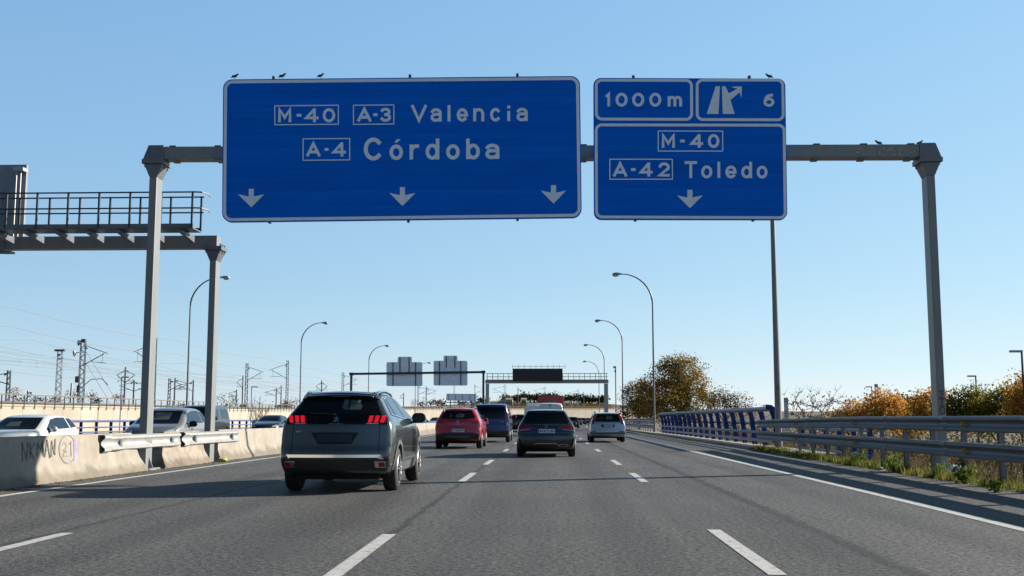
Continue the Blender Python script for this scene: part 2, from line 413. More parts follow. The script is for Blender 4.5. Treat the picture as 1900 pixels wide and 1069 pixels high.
# ------------------------------------------------------------------ stroke lettering
def arc(cx, cy, rx, ry, a0, a1, n=12):
    return [(cx + rx * math.cos(R(a0 + (a1 - a0) * i / n)), cy + ry * math.sin(R(a0 + (a1 - a0) * i / n))) for i in range(n + 1)]
GLYPH = {
 'M': [[(0, 0), (0, 1), (.5, .3), (1, 1), (1, 0)]], '-': [[(0, .5), (1, .5)]],
 '4': [[(.74, 0), (.74, 1)], [(.7, .98), (0, .27), (1, .27)]], '0': [arc(.5, .5, .5, .5, 0, 360, 24)],
 'A': [[(0, 0), (.5, 1), (1, 0)], [(.17, .27), (.83, .27)]],
 '3': [arc(.48, .76, .46, .24, 155, -90), arc(.5, .26, .5, .26, 90, -155)],
 'V': [[(0, 1), (.5, 0), (1, 1)]],
 'a': [arc(.5, .7, .5, .3, 160, 0) + [(1, 0)], [(1, .56), (.42, .56)] + arc(.42, .28, .42, .28, 90, 270) + [(.7, .02), (1, .2)]],
 'l': [[(.5, 0), (.5, 1)]], 'e': [[(.1, .47), (.95, .47)], [(1, .44)] + arc(.5, .5, .5, .5, 5, 315, 18)],
 'n': [[(0, 0), (0, 1)], [(0, .6)] + arc(.5, .56, .5, .44, 170, 0) + [(1, 0)]],
 'c': [arc(.5, .5, .52, .5, 45, 315, 16)], 'C': [arc(.5, .5, .53, .5, 42, 318, 20)],
 'i': [[(.5, 0), (.5, .58)], [(.5, .95), (.5, .99)]],
 'o': [arc(.5, .5, .5, .5, 0, 360, 22)],
 'r': [[(0, 0), (0, 1)], [(0, .55)] + arc(.75, .5, .75, .5, 165, 80)],
 'd': [arc(.48, .35, .48, .35, 0, 360, 20), [(1, 0), (1, 1)]],
 'b': [arc(.52, .35, .48, .35, 0, 360, 20), [(0, 0), (0, 1)]],
 '1': [[(0, .84), (.9, 1), (.9, 0)]],
 'm': [[(0, 0), (0, 1)], [(0, .6)] + arc(.25, .64, .25, .36, 170, 0) + [(.5, 0)], [(.5, .6)] + arc(.75, .64, .25, .36, 170, 0) + [(1, 0)]],
 '6': [arc(.5, .32, .5, .32, 0, 360, 20), [(.02, .36), (.1, .66), (.35, .9), (.85, 1)]],
 'T': [[(0, 1), (1, 1)], [(.5, 1), (.5, 0)]],
 '2': [arc(.5, .7, .48, .3, 165, -25) + [(0, 0), (1, 0)]],
 'P': [[(0, 0), (0, 1), (.6, 1)] + arc(.6, .74, .4, .26, 90, -90, 8) + [(0, .48)]],
 'E': [[(1, 1), (0, 1), (0, 0), (1, 0)], [(0, .5), (.85, .5)]], 'F': [[(1, 1), (0, 1), (0, 0)], [(0, .5), (.8, .5)]],
 'U': [[(0, 1), (0, .4)] + arc(.5, .4, .5, .4, 180, 360, 8) + [(1, 1)]],
 'G': [arc(.5, .5, .5, .5, 45, 330, 14) + [(1, .45), (.55, .45)]], 'O': [arc(.5, .5, .5, .5, 0, 360, 18)],
 'N': [[(0, 0), (0, 1), (1, 0), (1, 1)]], 'K': [[(0, 0), (0, 1)], [(1, 1), (0, .42)], [(.35, .6), (1, 0)]],
 'D': [[(0, 0), (0, 1), (.45, 1)] + arc(.45, .5, .55, .5, 90, -90, 10) + [(0, 0)]],
 'J': [[(1, 1), (1, .35)] + arc(.5, .35, .5, .35, 0, -160, 8)], 'R': [[(0, 0), (0, 1), (.6, 1)] + arc(.6, .75, .4, .25, 90, -90, 8) + [(0, .5)], [(.5, .5), (1, 0)]],
 '5': [[(1, 1), (.1, 1), (.05, .55)] + arc(.48, .32, .5, .32, 120, -150, 12)],
 '8': [arc(.5, .76, .42, .24, 0, 360, 16), arc(.5, .26, .5, .26, 0, 360, 16)],
 'X': [[(0, 0), (1, 1)], [(0, 1), (1, 0)]], 'I': [[(.5, 0), (.5, 1)]], 'Z': [[(0, 1), (1, 1), (0, 0), (1, 0)]],
 'B': [[(0, 0), (0, 1), (.6, 1)] + arc(.6, .76, .36, .24, 90, -90, 8) + [(0, .52)], [(.6, .52)] + arc(.6, .26, .4, .26, 90, -90, 8) + [(0, 0)]],
 'S': [arc(.5, .75, .48, .25, 30, 270, 10) + arc(.5, .25, .48, .25, 90, -150, 10)], 'L': [[(0, 1), (0, 0), (1, 0)]],
 '7': [[(0, 1), (1, 1), (.3, 0)]], '9': [arc(.5, .68, .5, .32, 0, 360, 16), [(.98, .64), (.9, .34), (.65, .1), (.15, 0)]],
 'Y': [[(0, 1), (.5, .5), (1, 1)], [(.5, .5), (.5, 0)]], 'H': [[(0, 0), (0, 1)], [(1, 0), (1, 1)], [(0, .5), (1, .5)]],
}
def stroke2d(pts, t):
    """flat ribbon of width t along a 2-D polyline, mitred: verts, faces"""
    n = len(pts); P = [Vector(p) for p in pts]
    closed = (P[0] - P[-1]).length < 1e-6 and n > 3
    vs, fs = [], []
    for i in range(n):
        if closed: a, b = P[i - 1 if i else n - 2], P[(i + 1) if i < n - 1 else 1]
        else: a, b = P[max(i - 1, 0)], P[min(i + 1, n - 1)]
        d0 = (P[i] - a); d1 = (b - P[i])
        if d0.length < 1e-9: d0 = d1
        if d1.length < 1e-9: d1 = d0
        d0 = d0.normalized(); d1 = d1.normalized()
        n0 = Vector((-d0.y, d0.x)); n1 = Vector((-d1.y, d1.x)); m = n0 + n1
        m = n0 if m.length < 0.3 else m.normalized()
        k = t / 2 / max(0.45, m.dot(n0))
        vs += [P[i] + m * k, P[i] - m * k]
    for i in range(n - 1): fs.append((2 * i, 2 * i + 1, 2 * i + 3, 2 * i + 2))
    return [(p.x, p.y) for p in vs], fs
def glyph2d(ch, x0, x1, y0, y1, t):
    """list of (verts, faces, stroke index) inside the outer box"""
    out = []
    for k, st in enumerate(GLYPH[ch]):
        pts = []
        for u, v in st:
            X = (x0 + x1) / 2 if x1 - x0 <= t * 1.01 else x0 + t / 2 + u * (x1 - x0 - t)
            e = t / 2
            pts.append((X, y0 + e + v * (y1 - y0 - t)))
        # stretch square stroke ends of open strokes to the box
        if (Vector(pts[0]) - Vector(pts[-1])).length > 1e-6:
            a, b = Vector(pts[0]), Vector(pts[1]); pts[0] = tuple(a + (a - b).normalized() * t * 0.42)
            a, b = Vector(pts[-1]), Vector(pts[-2]); pts[-1] = tuple(a + (a - b).normalized() * t * 0.42)
        vs, fs = stroke2d(pts, t)
        out.append((vs, fs, k))
    return out
# ------------------------------------------------------------------ ground and roads (the setting)
YS = [-25, -15, -8, -4, 0, 4, 8, 12, 16, 20, 25, 30, 36, 42, 50, 60, 70, 80, 95, 110, 130, 150, 170, 190, 210, 230, 250, 275, 300, 330, 360, 400, 450, 500]
def strip(name, xs, mat, dz=0.0, ys=YS, kind='structure'):
    """sheet over the lateral stations xs = [(X, z), ...] following the road"""
    mb = MB(); n = len(xs)
    vs = [rp(X, Y, z + dz) for Y in ys for X, z in xs]
    fs = [(j * n + i, j * n + i + 1, (j + 1) * n + i + 1, (j + 1) * n + i) for j in range(len(ys) - 1) for i in range(n - 1)]
    mb.add(vs, fs)
    return tag(mb.build(name, mat), kind=kind)

g = MB(); g.add([(-4000, -200, -3.2), (4000, -200, -3.2), (4000, 5000, -3.2), (-4000, 5000, -3.2)], [(0, 1, 2, 3)])
tag(g.build('ground', 'earth'), kind='structure')
strip('road', [(-9.72, 0), (-4, 0.0), (0, 0.0), (4, 0.0), (7.75, 0.0)], 'asphalt')
strip('opposite_carriageway', [(-31.2, 0), (-20, 0), (-9.72, 0)], 'asphalt_opposite')
strip('left_verge', [(-50, -0.3), (-40, -0.15), (-31.2, -0.02)], 'verge_soil')
# right-hand bank: rough soil falling away from the shoulder
rnd = random.Random(5)
vs, fs = [], []
bx = [7.75, 8.1, 8.6, 9.2, 10.0, 11.0, 12.5, 15, 19, 26, 40, 70, 140]
bz = [-0.01, -0.03, -0.07, -0.16, -0.32, -0.55, -0.9, -1.3, -1.6, -1.8, -2.0, -2.2, -2.6]
by = [-20 + 1.6 * i for i in range(70)] + [95 + 12 * i for i in range(34)]
for Y in by:
    for X, z in zip(bx, bz):
        j = 0 if X < 7.9 else (0.05 if X < 10 else 0.18)
        vs.append(rp(X + (rnd.uniform(-.1, .1) if 7.9 < X < 20 else 0), Y, z + rnd.uniform(-j, j)))
n = len(bx)
for j in range(len(by) - 1):
    for i in range(n - 1): fs.append((j * n + i, j * n + i + 1, (j + 1) * n + i + 1, (j + 1) * n + i))
mb = MB().add(vs, fs)
tag(mb.build('roadside_bank', 'verge_soil', smooth=True), kind='structure')

# kerb under the bridge railing
mb = MB(); mb.sweep([rp(8.35, Y) for Y in (35, 42, 50, 60, 70, 80, 87, 100, 120)], [(-0.35, -0.1), (-0.35, 0.09), (-0.3, 0.12), (0.75, 0.12), (0.75, -0.4)])
tag(mb.build('kerb', 'concrete_kerb'), kind='structure')

# painted markings
mb = MB()
def paint(X, w, y0, y1):
    ys = [y0 + (y1 - y0) * i / max(1, int((y1 - y0) / 3)) for i in range(max(1, int((y1 - y0) / 3)) + 1)]
    vs = [rp(X + s * w / 2, Y, 0.005) for Y in ys for s in (-1, 1)]
    mb.add(vs, [(2 * i, 2 * i + 1, 2 * i + 3, 2 * i + 2) for i in range(len(ys) - 1)])
DASH = [-2.6, 10.05, 22.9, 30.6, 42.2, 54.6, 66.5] + [79 + 12.5 * i for i in range(18)]
for X in (-5.25, -1.74, 1.81):
    for k, c in enumerate(DASH): paint(X, 0.15, c - 1.7 + (0.55 if X > 0 and k < 2 else 0), c + 1.7 + (0.6 if X > 0 and k < 2 else 0))
paint(5.28, 0.19, -20, 340); paint(-8.72, 0.17, -20, 340)
paint(-10.9, 0.15, -10, 300); paint(-28.3, 0.15, -10, 300)
for X in (-14.3, -17.8, -21.3):
    for i in range(18): paint(X, 0.12, -5 + 12.5 * i, -1.6 + 12.5 * i)
tag(mb.build('road_markings', 'road_paint'), kind='structure')

# ------------------------------------------------------------------ concrete median barrier
NJ = [(0.31, 0.0), (0.31, 0.07), (0.27, 0.12), (0.16, 0.33), (0.145, 0.4), (0.085, 0.86), (0.07, 0.9), (-0.07, 0.9), (-0.085, 0.86), (-0.145, 0.4), (-0.16, 0.33), (-0.27, 0.12), (-0.31, 0.07), (-0.31, 0.0)]
BX = -9.77
def barrier(label, ys, mat, skew0=0.0, skew1=0.0):
    o = len(ys)
    mb = MB(); mb.sweep([rp(BX, Y, -0.01) for Y in ys], NJ)
    # broken, slanting ends
    nn = len(NJ)
    for k, (a, b) in enumerate(NJ):
        v = list(mb.v[k]); v[1] -= skew0 * (b / 0.9 - 0.5); mb.v[k] = tuple(v)
        e = (o - 1) * nn + k
        v = list(mb.v[e]); v[1] += skew1 * (b / 0.9 - 0.5); mb.v[e] = tuple(v)
    return tag(mb.build('concrete_barrier', mat, smooth=True), label, 'concrete barrier', 'concrete barriers of the central reservation')
barrier('sunlit concrete median barrier with sprayed graffiti at the left edge of the road', [-12, -4, 3, 8, 12, 16, 20, 22.5, 25.1], 'concrete', 0, -0.55)
barrier('short worn concrete barrier piece standing between the two grey gantry posts', [26.7, 28, 29.9], 'concrete_worn', -0.5, -0.4)
barrier('long pale concrete barrier running away behind the grey SUV', [31.2, 34.2, 36, 42, 50, 60, 75, 95, 120, 150, 180, 210, 240, 270, 300, 330], 'concrete', -0.5)

# sprayed tags on the barrier face
def on_barrier(px, py):
    """point just proud of the sloping upper face of the near barrier"""
    d = CAM_M @ Vector(((px - CX) / F_PX, -(py - CY) / F_PX, -1.0))
    best = EYE + d * ((BX + 0.12) / d.x)
    for _ in range(4):
        z = min(0.86, max(0.13, best.z - road_z(best.y)))
        off = 0.16 + (0.33 - z) * 0.52 if z < 0.33 else (0.16 - (z - 0.33) * 0.214 if z < 0.4 else 0.145 - (z - 0.4) * 0.1304)
        best = EYE + d * ((BX + off + 0.006) / d.x)
    return best
def spray(name, strokes, t, mat, parent=None):
    mb = MB()
    for k, st in enumerate(strokes):
        fine = [st[0]]
        for a, b in zip(st, st[1:]):
            m = max(1, int(math.hypot(b[0] - a[0], b[1] - a[1]) / 4))
            fine += [(a[0] + (b[0] - a[0]) * i / m, a[1] + (b[1] - a[1]) * i / m) for i in range(1, m + 1)]
        v2, f2 = stroke2d(fine, t)
        mb.add([on_barrier(x, y) + Vector((0.0015 * k, 0, 0)) for x, y in v2], f2)
    return mb.build(name, mat, parent, fix=False)
def c3(l): return [(x / 3.154, 730 + y / 3.154) for x, y in l]
gr = thing('graffiti', 'sprayed NEMAN tag and ringed 21 on the sunlit concrete barrier', 'graffiti', (0, 0, 0))
spray('lettering', [c3(s) for s in ([(133, 400), (130, 285), (158, 395), (163, 285)], [(176, 290), (180, 380)], [(206, 290), (178, 335), (202, 388)],
      [(218, 368), (220, 285), (236, 330), (250, 280), (254, 370)], [(262, 375), (276, 272), (292, 378)], [(266, 335), (288, 332)], [(300, 372), (302, 275), (320, 360), (323, 265)])], 1.5, 'graffiti_black', gr)
spray('ring', [c3(arc(397, 328, 46, 84, 0, 360, 28)), c3(arc(398, 326, 51, 80, 20, 250, 24))], 1.1, 'graffiti_grey', gr)
spray('number', [c3(s) for s in ([(365, 305), (378, 285), (390, 305), (370, 370), (402, 365)], [(405, 300), (416, 280), (418, 370)], [(370, 330), (392, 345)])], 1.4, 'graffiti_grey', gr)
spray('purple_paint', [c3([(432 + 5 * i, 262 + 4 * i), (436 + 4 * i, 402 - 9 * i)]) for i in range(4)], 0.9, 'graffiti_purple', gr)

# ------------------------------------------------------------------ W-beam profile and guard rails
WB = [(0.0, -0.155), (-0.035, -0.15), (-0.078, -0.125), (-0.08, -0.085), (-0.035, -0.05), (-0.01, -0.02), (-0.01, 0.02), (-0.035, 0.05), (-0.08, 0.085), (-0.078, 0.125), (-0.035, 0.15), (0.0, 0.155)]
WB = WB + [(a + 0.006, b) for a, b in WB[::-1]]
def flip(pr): return [(-a, b) for a, b in pr]

RX = 8.15
gr_ = thing('guard_rail', 'grey double steel guard rail with orange reflectors along the right shoulder', 'guard rail', (RX, 20, 0))
def loc(o, root):     # geometry is written in world space: shift it under its root
    o.matrix_parent_inverse = Matrix.Identity(4)
    o.location = -Vector(root.location); return o
ys = [4, 7, 10, 13, 16, 19, 22, 25, 28, 31, 34, 37, 39.5, 41.5, 43]
def rail_drop(Y): return 0.0 if Y < 30 else -0.008 * (Y - 30)
for zc in (1.115, 0.6):
    mb = MB(); mb.sweep([rp(RX, Y, zc + rail_drop(Y) * (1 if zc > 1 else .3)) for Y in ys], WB)
    loc(mb.build('beam', 'galv_beam', gr_, smooth=True), gr_)
PY = [5.9 + 1.8 * i for i in range(18)]
for Y in PY:
    b = rp(RX + 0.1, Y, 0); h = 1.17 + rail_drop(Y)
    mb = MB()
    mb.box((b.x, b.y, b.z + h / 2 - 0.25), (0.012, 0.12, h + 0.5)); mb.box((b.x + 0.02, b.y - 0.063, b.z + h / 2 - 0.25), (0.075, 0.008, h + 0.5)); mb.box((b.x + 0.02, b.y + 0.063, b.z + h / 2 - 0.25), (0.075, 0.008, h + 0.5))
    loc(mb.build('post', 'galv_steel', gr_), gr_)
for px in (1468, 1575, 1773):
    for zc in (1.115, 0.6):
        Y = (RX - 0.08) * 2014 / (px - 1022)
        p = rp(RX - 0.03, Y, zc + rail_drop(Y) * (1 if zc > 1 else .3))
        mb = MB(); mb.prism([(p.x, p.y, p.z + 0.05), (p.x - 0.075, p.y, p.z + 0.035), (p.x - 0.075, p.y, p.z - 0.035), (p.x, p.y, p.z - 0.05)], (0, 0.012, 0))
        loc(mb.build('reflector', 'orange_reflector', gr_), gr_)
for i in range(9):
    Y = 6.8 + 4 * i
    for zc in (1.115, 0.6):
        mb = MB(); mb.sweep([rp(RX - 0.004, Y + d, zc + rail_drop(Y) * (1 if zc > 1 else .3)) for d in (-0.16, 0.16)], [(p * 1.06, q * 1.02) for p, q in WB])
        loc(mb.build('splice_plate', 'galv_steel', gr_, smooth=True), gr_)

far = thing('guard_rail', 'distant grey guard rail on the right beyond the blue bridge railing', 'guard rail', rp(8.2, 88))
ys = [87, 94, 102, 112, 124, 138, 155, 175, 200, 230, 260, 300]
for zc in (1.1, 0.58):
    mb = MB(); mb.sweep([rp(8.2, Y, zc) for Y in ys], WB); loc(mb.build('beam', 'galv_steel', far, smooth=True), far)
for i in range(40):
    b = rp(8.3, 88.5 + 2.4 * i); mb = MB(); mb.box((b.x, b.y, b.z + 0.5), (0.07, 0.12, 1.3)); loc(mb.build('post', 'pale_galv', far), far)
for lab, y0, y1 in (('dented pale guard rail bridging the barrier gap at the nearer gantry post', 23.2, 27.9), ('white guard rail bridging the barrier gap at the farther gantry post', 28.3, 33.1)):
    t = thing('guard_rail', lab, 'guard rail', rp(BX + 0.3, y0))
    mb = MB(); n = 8
    mb.sweep([rp(BX + 0.13 + (0.04 * math.sin(i * 2.1) if 'dented' in lab else 0), y0 + (y1 - y0) * i / n, 0.685) for i in range(n + 1)], [(a * 1.05, b * 1.12) for a, b in flip(WB)])
    loc(mb.build('beam', 'galv_bright', t, smooth=True), t)
    mb = MB(); mb.sweep([rp(BX + 0.135, y0 - 0.22 + 0.09 * i, 0.685) for i in range(5)], [(a * (1.25), b * 1.3) for a, b in flip(WB)])
    loc(mb.build('end_plate', 'galv_bright', t, smooth=True), t)
    for Y in (y0 + 0.7, y1 - 0.7):
        p = rp(BX + 0.14, Y, 0.68); mb = MB(); mb.box(p, (0.16, 0.12, 0.2)); loc(mb.build('bracket', 'galv_steel', t), t)

# ------------------------------------------------------------------ blue bridge railing
br = thing('bridge_railing', 'tall blue steel bridge railing with leaning posts and tube rails', 'railing', rp(8.7, 43))
BYS = [43.0 + 2.4 * i for i in range(19)]
def bpost(Y, name='post'):
    # outline in (X, z): broad foot, leaning stem, head bent towards the road
    out = [(9.0, 0.1), (8.96, 0.6), (8.9, 1.1), (8.82, 1.5), (8.76, 1.62), (8.58, 1.66), (8.58, 1.52), (8.66, 1.3), (8.74, 0.7), (8.77, 0.1)]
    b = rp(0, Y); mb = MB(); mb.prism([(x + b.x, Y - 0.03, z + b.z) for x, z in out], (0, 0.06, 0))
    return mb
for Y in BYS: loc(bpost(Y).build('post', 'blue_steel', br), br)
ys = [42.9, 48, 55, 63, 72, 80, 86.3]
for X, z, r, m in ((8.6, 1.6, 0.1, 'blue_rail_sunlit'), (8.67, 0.66, 0.06, 'blue_rail_sunlit'), (8.7, 0.33, 0.06, 'blue_rail_sunlit'), (8.93, 1.02, 0.06, 'blue_rail_sunlit')):
    mb = MB(); mb.tube([rp(X, Y, z) for Y in ys], r, 10); loc(mb.build('rail', m, br, smooth=True), br)
mb = MB(); mb.prism([(8.4, 42.7, 1.7), (8.62, 42.7, 1.68), (8.92, 42.7, 1.45), (9.03, 42.7, 1.0), (9.03, 42.7, 0.05), (8.86, 42.7, 0.05), (8.86, 42.7, 0.95), (8.72, 42.7, 1.4), (8.55, 42.7, 1.5), (8.4, 42.7, 1.5)], (0, 0.12, 0))
loc(mb.build('end_post', 'blue_steel', br), br)
b2 = thing('bridge_railing', 'low blue railing stub half hidden behind the grey guard rail', 'railing', rp(9.5, 34))
for i in range(6):
    Y = 33.2 + 1.75 * i; mb = MB(); mb.box(rp(9.62, Y, 0.3), (0.14, 0.1, 1.25)); loc(mb.build('post', 'blue_steel', b2), b2)
for z in (0.86, 0.12):
    mb = MB(); mb.tube([rp(9.5, Y, z) for Y in (33, 37, 42.6)], 0.05); loc(mb.build('rail', 'blue_rail_sunlit', b2, smooth=True), b2)

bl = thing('bridge_railing', 'blue railing on the far side of the opposite carriageway', 'railing', rp(-31.8, 70))
for i in range(46):
    b = rp(-31.8, 40 + 2.5 * i); mb = MB(); mb.box((b.x, b.y, b.z + 0.5), (0.2, 0.06, 1.1)); loc(mb.build('post', 'blue_steel', bl), bl)
for z in (1.05, 0.62, 0.3):
    mb = MB(); mb.tube([rp(-31.65, Y, z) for Y in range(40, 156, 5)], 0.08 if z > 1 else 0.05); loc(mb.build('rail', 'blue_rail_sunlit', bl, smooth=True), bl)

# ------------------------------------------------------------------ overhead gantry and its two blue signs
GY = 25.7
def portal_post(mb, x, y, z0, z1, w=0.19, d=0.4):
    mb.box((x, y, (z0 + z1) / 2), (w, d, z1 - z0))
def knee(mb, x, y, z, w, d, sgn):
    """flared head, bolted plate and bolts on top of a post"""
    a, b = w / 2, d / 2; a2, b2 = w / 2 + 0.12, d / 2 + 0.05
    lo = [(x - a, y - b, z - 0.3), (x + a, y - b, z - 0.3), (x + a, y + b, z - 0.3), (x - a, y + b, z - 0.3)]
    hi = [(x - a2, y - b2, z), (x + a2, y - b2, z), (x + a2, y + b2, z), (x - a2, y + b2, z)]
    mb.add(lo + hi, [(3, 2, 1, 0), (4, 5, 6, 7), (0, 1, 5, 4), (1, 2, 6, 5), (2, 3, 7, 6), (3, 0, 4, 7)])
    mb.box((x, y, z + 0.07), (2 * a2 + 0.1, 2 * b2 + 0.08, 0.11))
    for i in (-1, 1):
        for j in (-1, 0, 1):
            mb.tube([(x + i * a2 * 0.95, y + j * b2 * 0.8, z - 0.06), (x + i * a2 * 0.95, y + j * b2 * 0.8, z + 0.2)], 0.025, 6)
gl, gr2 = at(285, 287, GY), at(1720, 283, GY)
fl, fr = at(278, 868, GY), at(1747, 868, GY)
pxl, pxr = (gl.x + fl.x) / 2 - 0.02, (gr2.x + fr.x) / 2
gt = thing('overhead_gantry', 'tall grey steel portal gantry spanning the carriageway and carrying both blue signs', 'gantry', (0, GY, 0))
for x, zt, zb in ((pxl, gl.z - 0.3, -0.05), (pxr, gr2.z - 0.3, -0.9)):
    mb = MB(); portal_post(mb, x, GY, zb, zt - 0.3); loc(mb.build('post', 'gantry_paint', gt, bevel=0.02), gt)
    mb = MB(); knee(mb, x, GY, zt, 0.19, 0.4, 1); loc(mb.build('post_head', 'galv_steel', gt), gt)
    mb = MB(); mb.box((x, GY, zb + 0.05 if zb > -0.5 else zb), (0.5, 0.7, 0.06))
    for s in (-1, 1): mb.prism([(x + s * 0.09, GY - 0.01, zb), (x + s * 0.24, GY - 0.01, zb), (x + s * 0.09, GY - 0.01, zb + 0.35)], (0, 0.02, 0))
    loc(mb.build('base_plate', 'gantry_paint', gt), gt)
mb = MB(); a, b = Vector((pxl - 0.1, GY, gl.z)), Vector((pxr + 0.12, GY, gr2.z))
mb.bar(a, b, 0.4, 0.31)
o = mb.build('beam', 'gantry_paint', gt, bevel=0.015); loc(o, gt)
for x, z, s in ((pxl, gl.z, -1), (pxr, gr2.z, 1)):
    mb = MB(); mb.prism([(x - 0.26, GY - 0.23, z - 0.17), (x + 0.26, GY - 0.23, z - 0.17), (x + (0.24 if s < 0 else 0.13), GY - 0.23, z + 0.18), (x - (0.13 if s < 0 else 0.24), GY - 0.23, z + 0.18)], (0, 0.46, 0))
    loc(mb.build('end_block', 'galv_steel', gt), gt)
for i in range(17):
    t = (i + 0.5) / 17; p = a.lerp(b, t)
    for dz in (-0.165, 0.165):
        mb = MB(); mb.box((p.x, p.y, p.z + dz), (0.16, 0.43, 0.025)); loc(mb.build('cleat', 'galv_steel', gt), gt)
# white scuffs near the right end of the beam, and sprayed letters on the right post
rs = random.Random(3)
for i in range(26):
    p = at(rs.choice([1600, 1638, 1660, 1664, 1700]) + rs.uniform(-9, 9), rs.uniform(274, 288), GY - 0.206)
    an = rs.uniform(0, 3.1); d = Vector((math.cos(an), 0, math.sin(an))) * rs.uniform(0.02, 0.055); q = Vector((-d.z, 0, d.x)).normalized() * 0.012
    p.y -= 0.0006 * i
    mb = MB(); mb.add([p - d - q, p + d - q, p + d + q, p - d + q], [(0, 1, 2, 3)]); loc(mb.build('paint_scuff', 'galv_bright', gt), gt)
mb = MB()
for k, ch in enumerate('MHO'):
    z0 = at(1745, 732 + 15 * k, GY - 0.22).z
    for vs, fs, q in glyph2d(ch, -0.1, 0.1, -0.09, 0.09, 0.035):
        mb.add([(pxr + 0.01 - v * .8, GY - 0.204 - 0.001 * q, z0 + u) for u, v in vs], fs)
loc(mb.build('graffiti_letters', 'graffiti_black', gt), gt)

SY = GY - 0.42                     # front face of the signs
def rquad(c, r, n=7):
    """rounded quadrilateral in pixels: corners TL, TR, BR, BL"""
    out = []
    for i in range(4):
        p, a, b = Vector(c[i]), Vector(c[i - 1]), Vector(c[(i + 1) % 4])
        u, v = (a - p).normalized(), (b - p).normalized(); ctr = p + (u + v) * r
        p0, p1 = ctr - v * r, ctr - u * r
        a0 = math.atan2((p0 - ctr).y, (p0 - ctr).x); a1 = math.atan2((p1 - ctr).y, (p1 - ctr).x)
        while a1 - a0 > math.pi: a1 -= 2 * math.pi
        while a1 - a0 < -math.pi: a1 += 2 * math.pi
        out += [(ctr.x + r * math.cos(a0 + (a1 - a0) * k / n), ctr.y + r * math.sin(a0 + (a1 - a0) * k / n)) for k in range(n + 1)]
    return out
def inset(c, d):
    ctr = sum((Vector(p) for p in c), Vector((0, 0))) / 4
    return [(p[0] + math.copysign(d, ctr.x - p[0]), p[1] + math.copysign(d, ctr.y - p[1])) for p in c]
def plate(c, r, y0, y1): 
    mb = MB(); mb.prism([at(x, y, y0) for x, y in rquad(c, r)], (0, y1 - y0, 0)); return mb
def ring(c, d, r, Y, n=7):
    o_, i_ = rquad(c, r, n), rquad(inset(c, d), max(0.4, r - d), n); m = len(o_)
    mb = MB(); mb.add([at(x, y, Y) for x, y in o_ + i_], [(k, (k + 1) % m, m + (k + 1) % m, m + k) for k in range(m)]); return mb
class Scaled:                       # crop coordinates -> photograph pixels
    def __init__(s, ox, oy, k): s.ox, s.oy, s.k = ox, oy, k
    def p(s, x, y): return (s.ox + x / s.k, s.oy + y / s.k)
A4, A5, A6 = Scaled(400, 120, 3.563), Scaled(720, 120, 3.563), Scaled(1080, 120, 3.5625)
def letters(mb, S_, items, t, Y):
    """items: (glyph, x0, x1, top, bottom) in crop pixels"""
    for ch, x0, x1, yt, yb in items:
        (a, t_), (b, b_) = S_.p(x0, yt), S_.p(x1, yb)
        for vs, fs, q in glyph2d(ch, a, b, -b_, -t_, t / S_.k):
            mb.add([at(x, -y, Y - 0.0008 * q) for x, y in vs], fs)
def row(s, spans, yt, yb): return [(ch, a, b, yt, yb) for ch, (a, b) in zip(s, spans)]
def shield(root, S_, c, items, t):
    f = ring([S_.p(*p) for p in c], 2.0, 0.6, SY - 0.006, 1).build('route_box', 'sign_white', root, fix=False); loc(f, root)
    mb = MB(); letters(mb, S_, items, t, SY - 0.006); mb.build('lettering', 'sign_white', f, fix=False)
def arrow(root, S_, cx, top, wing, tip, wl, wr):
    pts = [(cx - 17, top), (cx + 17, top), (cx + 17, wing + 15), (wr, wing), (cx, tip), (wl, wing), (cx - 17, wing + 15)]
    P = [at(*S_.p(x, y), SY - 0.006) for x, y in pts]
    mb = MB(); mb.add(P, [(0, 1, 2, 6), (6, 2, 4), (2, 3, 4), (6, 4, 5)]); loc(mb.build('arrow', 'sign_white', root, fix=False), root)

sg = thing('motorway_sign', 'large blue motorway sign reading Valencia and Córdoba with three down arrows', 'motorway sign', at(745, 408, GY))
C1 = [(414, 147.5), (1076, 141), (1079.5, 404), (412, 412.5)]
loc(plate(C1, 17, SY, SY + 0.09).build('panel', 'sign_blue', sg), sg)
loc(ring(inset(C1, 1.8), 5.6, 16, SY - 0.004, 10).build('border', 'sign_white', sg, fix=False), sg)
shield(sg, A4, [(388, 269), (815, 265), (815, 398), (388, 401)], row('M-40', [(413, 501), (535, 569), (590, 682), (708, 791)], 288, 382), 19)
shield(sg, A4, [(908, 265), (1182, 263), (1182, 396), (908, 399)], row('A-3', [(936, 1031), (1041, 1071), (1087, 1160)], 285, 378), 19)
shield(sg, A4, [(575, 487), (890, 485), (890, 633), (575, 636)], row('A-4', [(599, 694), (719, 748), (772, 863)], 513, 608), 19)
mb = MB(); letters(mb, A5, [('V', 152, 257, 265, 378), ('a', 281, 355, 288, 378), ('l', 390, 416, 266, 378), ('e', 454, 528, 288, 377), ('n', 563, 636, 287, 376), ('c', 675, 746, 286, 376), ('i', 786, 810, 268, 375), ('a', 849, 923, 285, 374)], 19.5, SY - 0.006)
loc(mb.build('lettering', 'sign_white', sg, fix=False), sg)
mb = MB(); letters(mb, A4, [('C', 982, 1104, 482, 634)], 27, SY - 0.006)
letters(mb, A5, [('o', 9, 99, 528, 631), ('r', 142, 213, 526, 629), ('d', 248, 339, 487, 629), ('o', 384, 474, 526, 628), ('b', 516, 607, 487, 627), ('a', 643, 736, 522, 625)], 23.5, SY - 0.006)
acc = [at(*A5.p(x, y), SY - 0.006) for x, y in ((42, 516), (58, 493), (84, 493), (60, 516))]
mb.add(acc, [(0, 1, 2, 3)])
loc(mb.build('lettering', 'sign_white', sg, fix=False), sg)
arrow(sg, A4, 236, 821, 857, 943, 148, 322)
arrow(sg, A5, 95, 810, 848, 935, 9, 181)
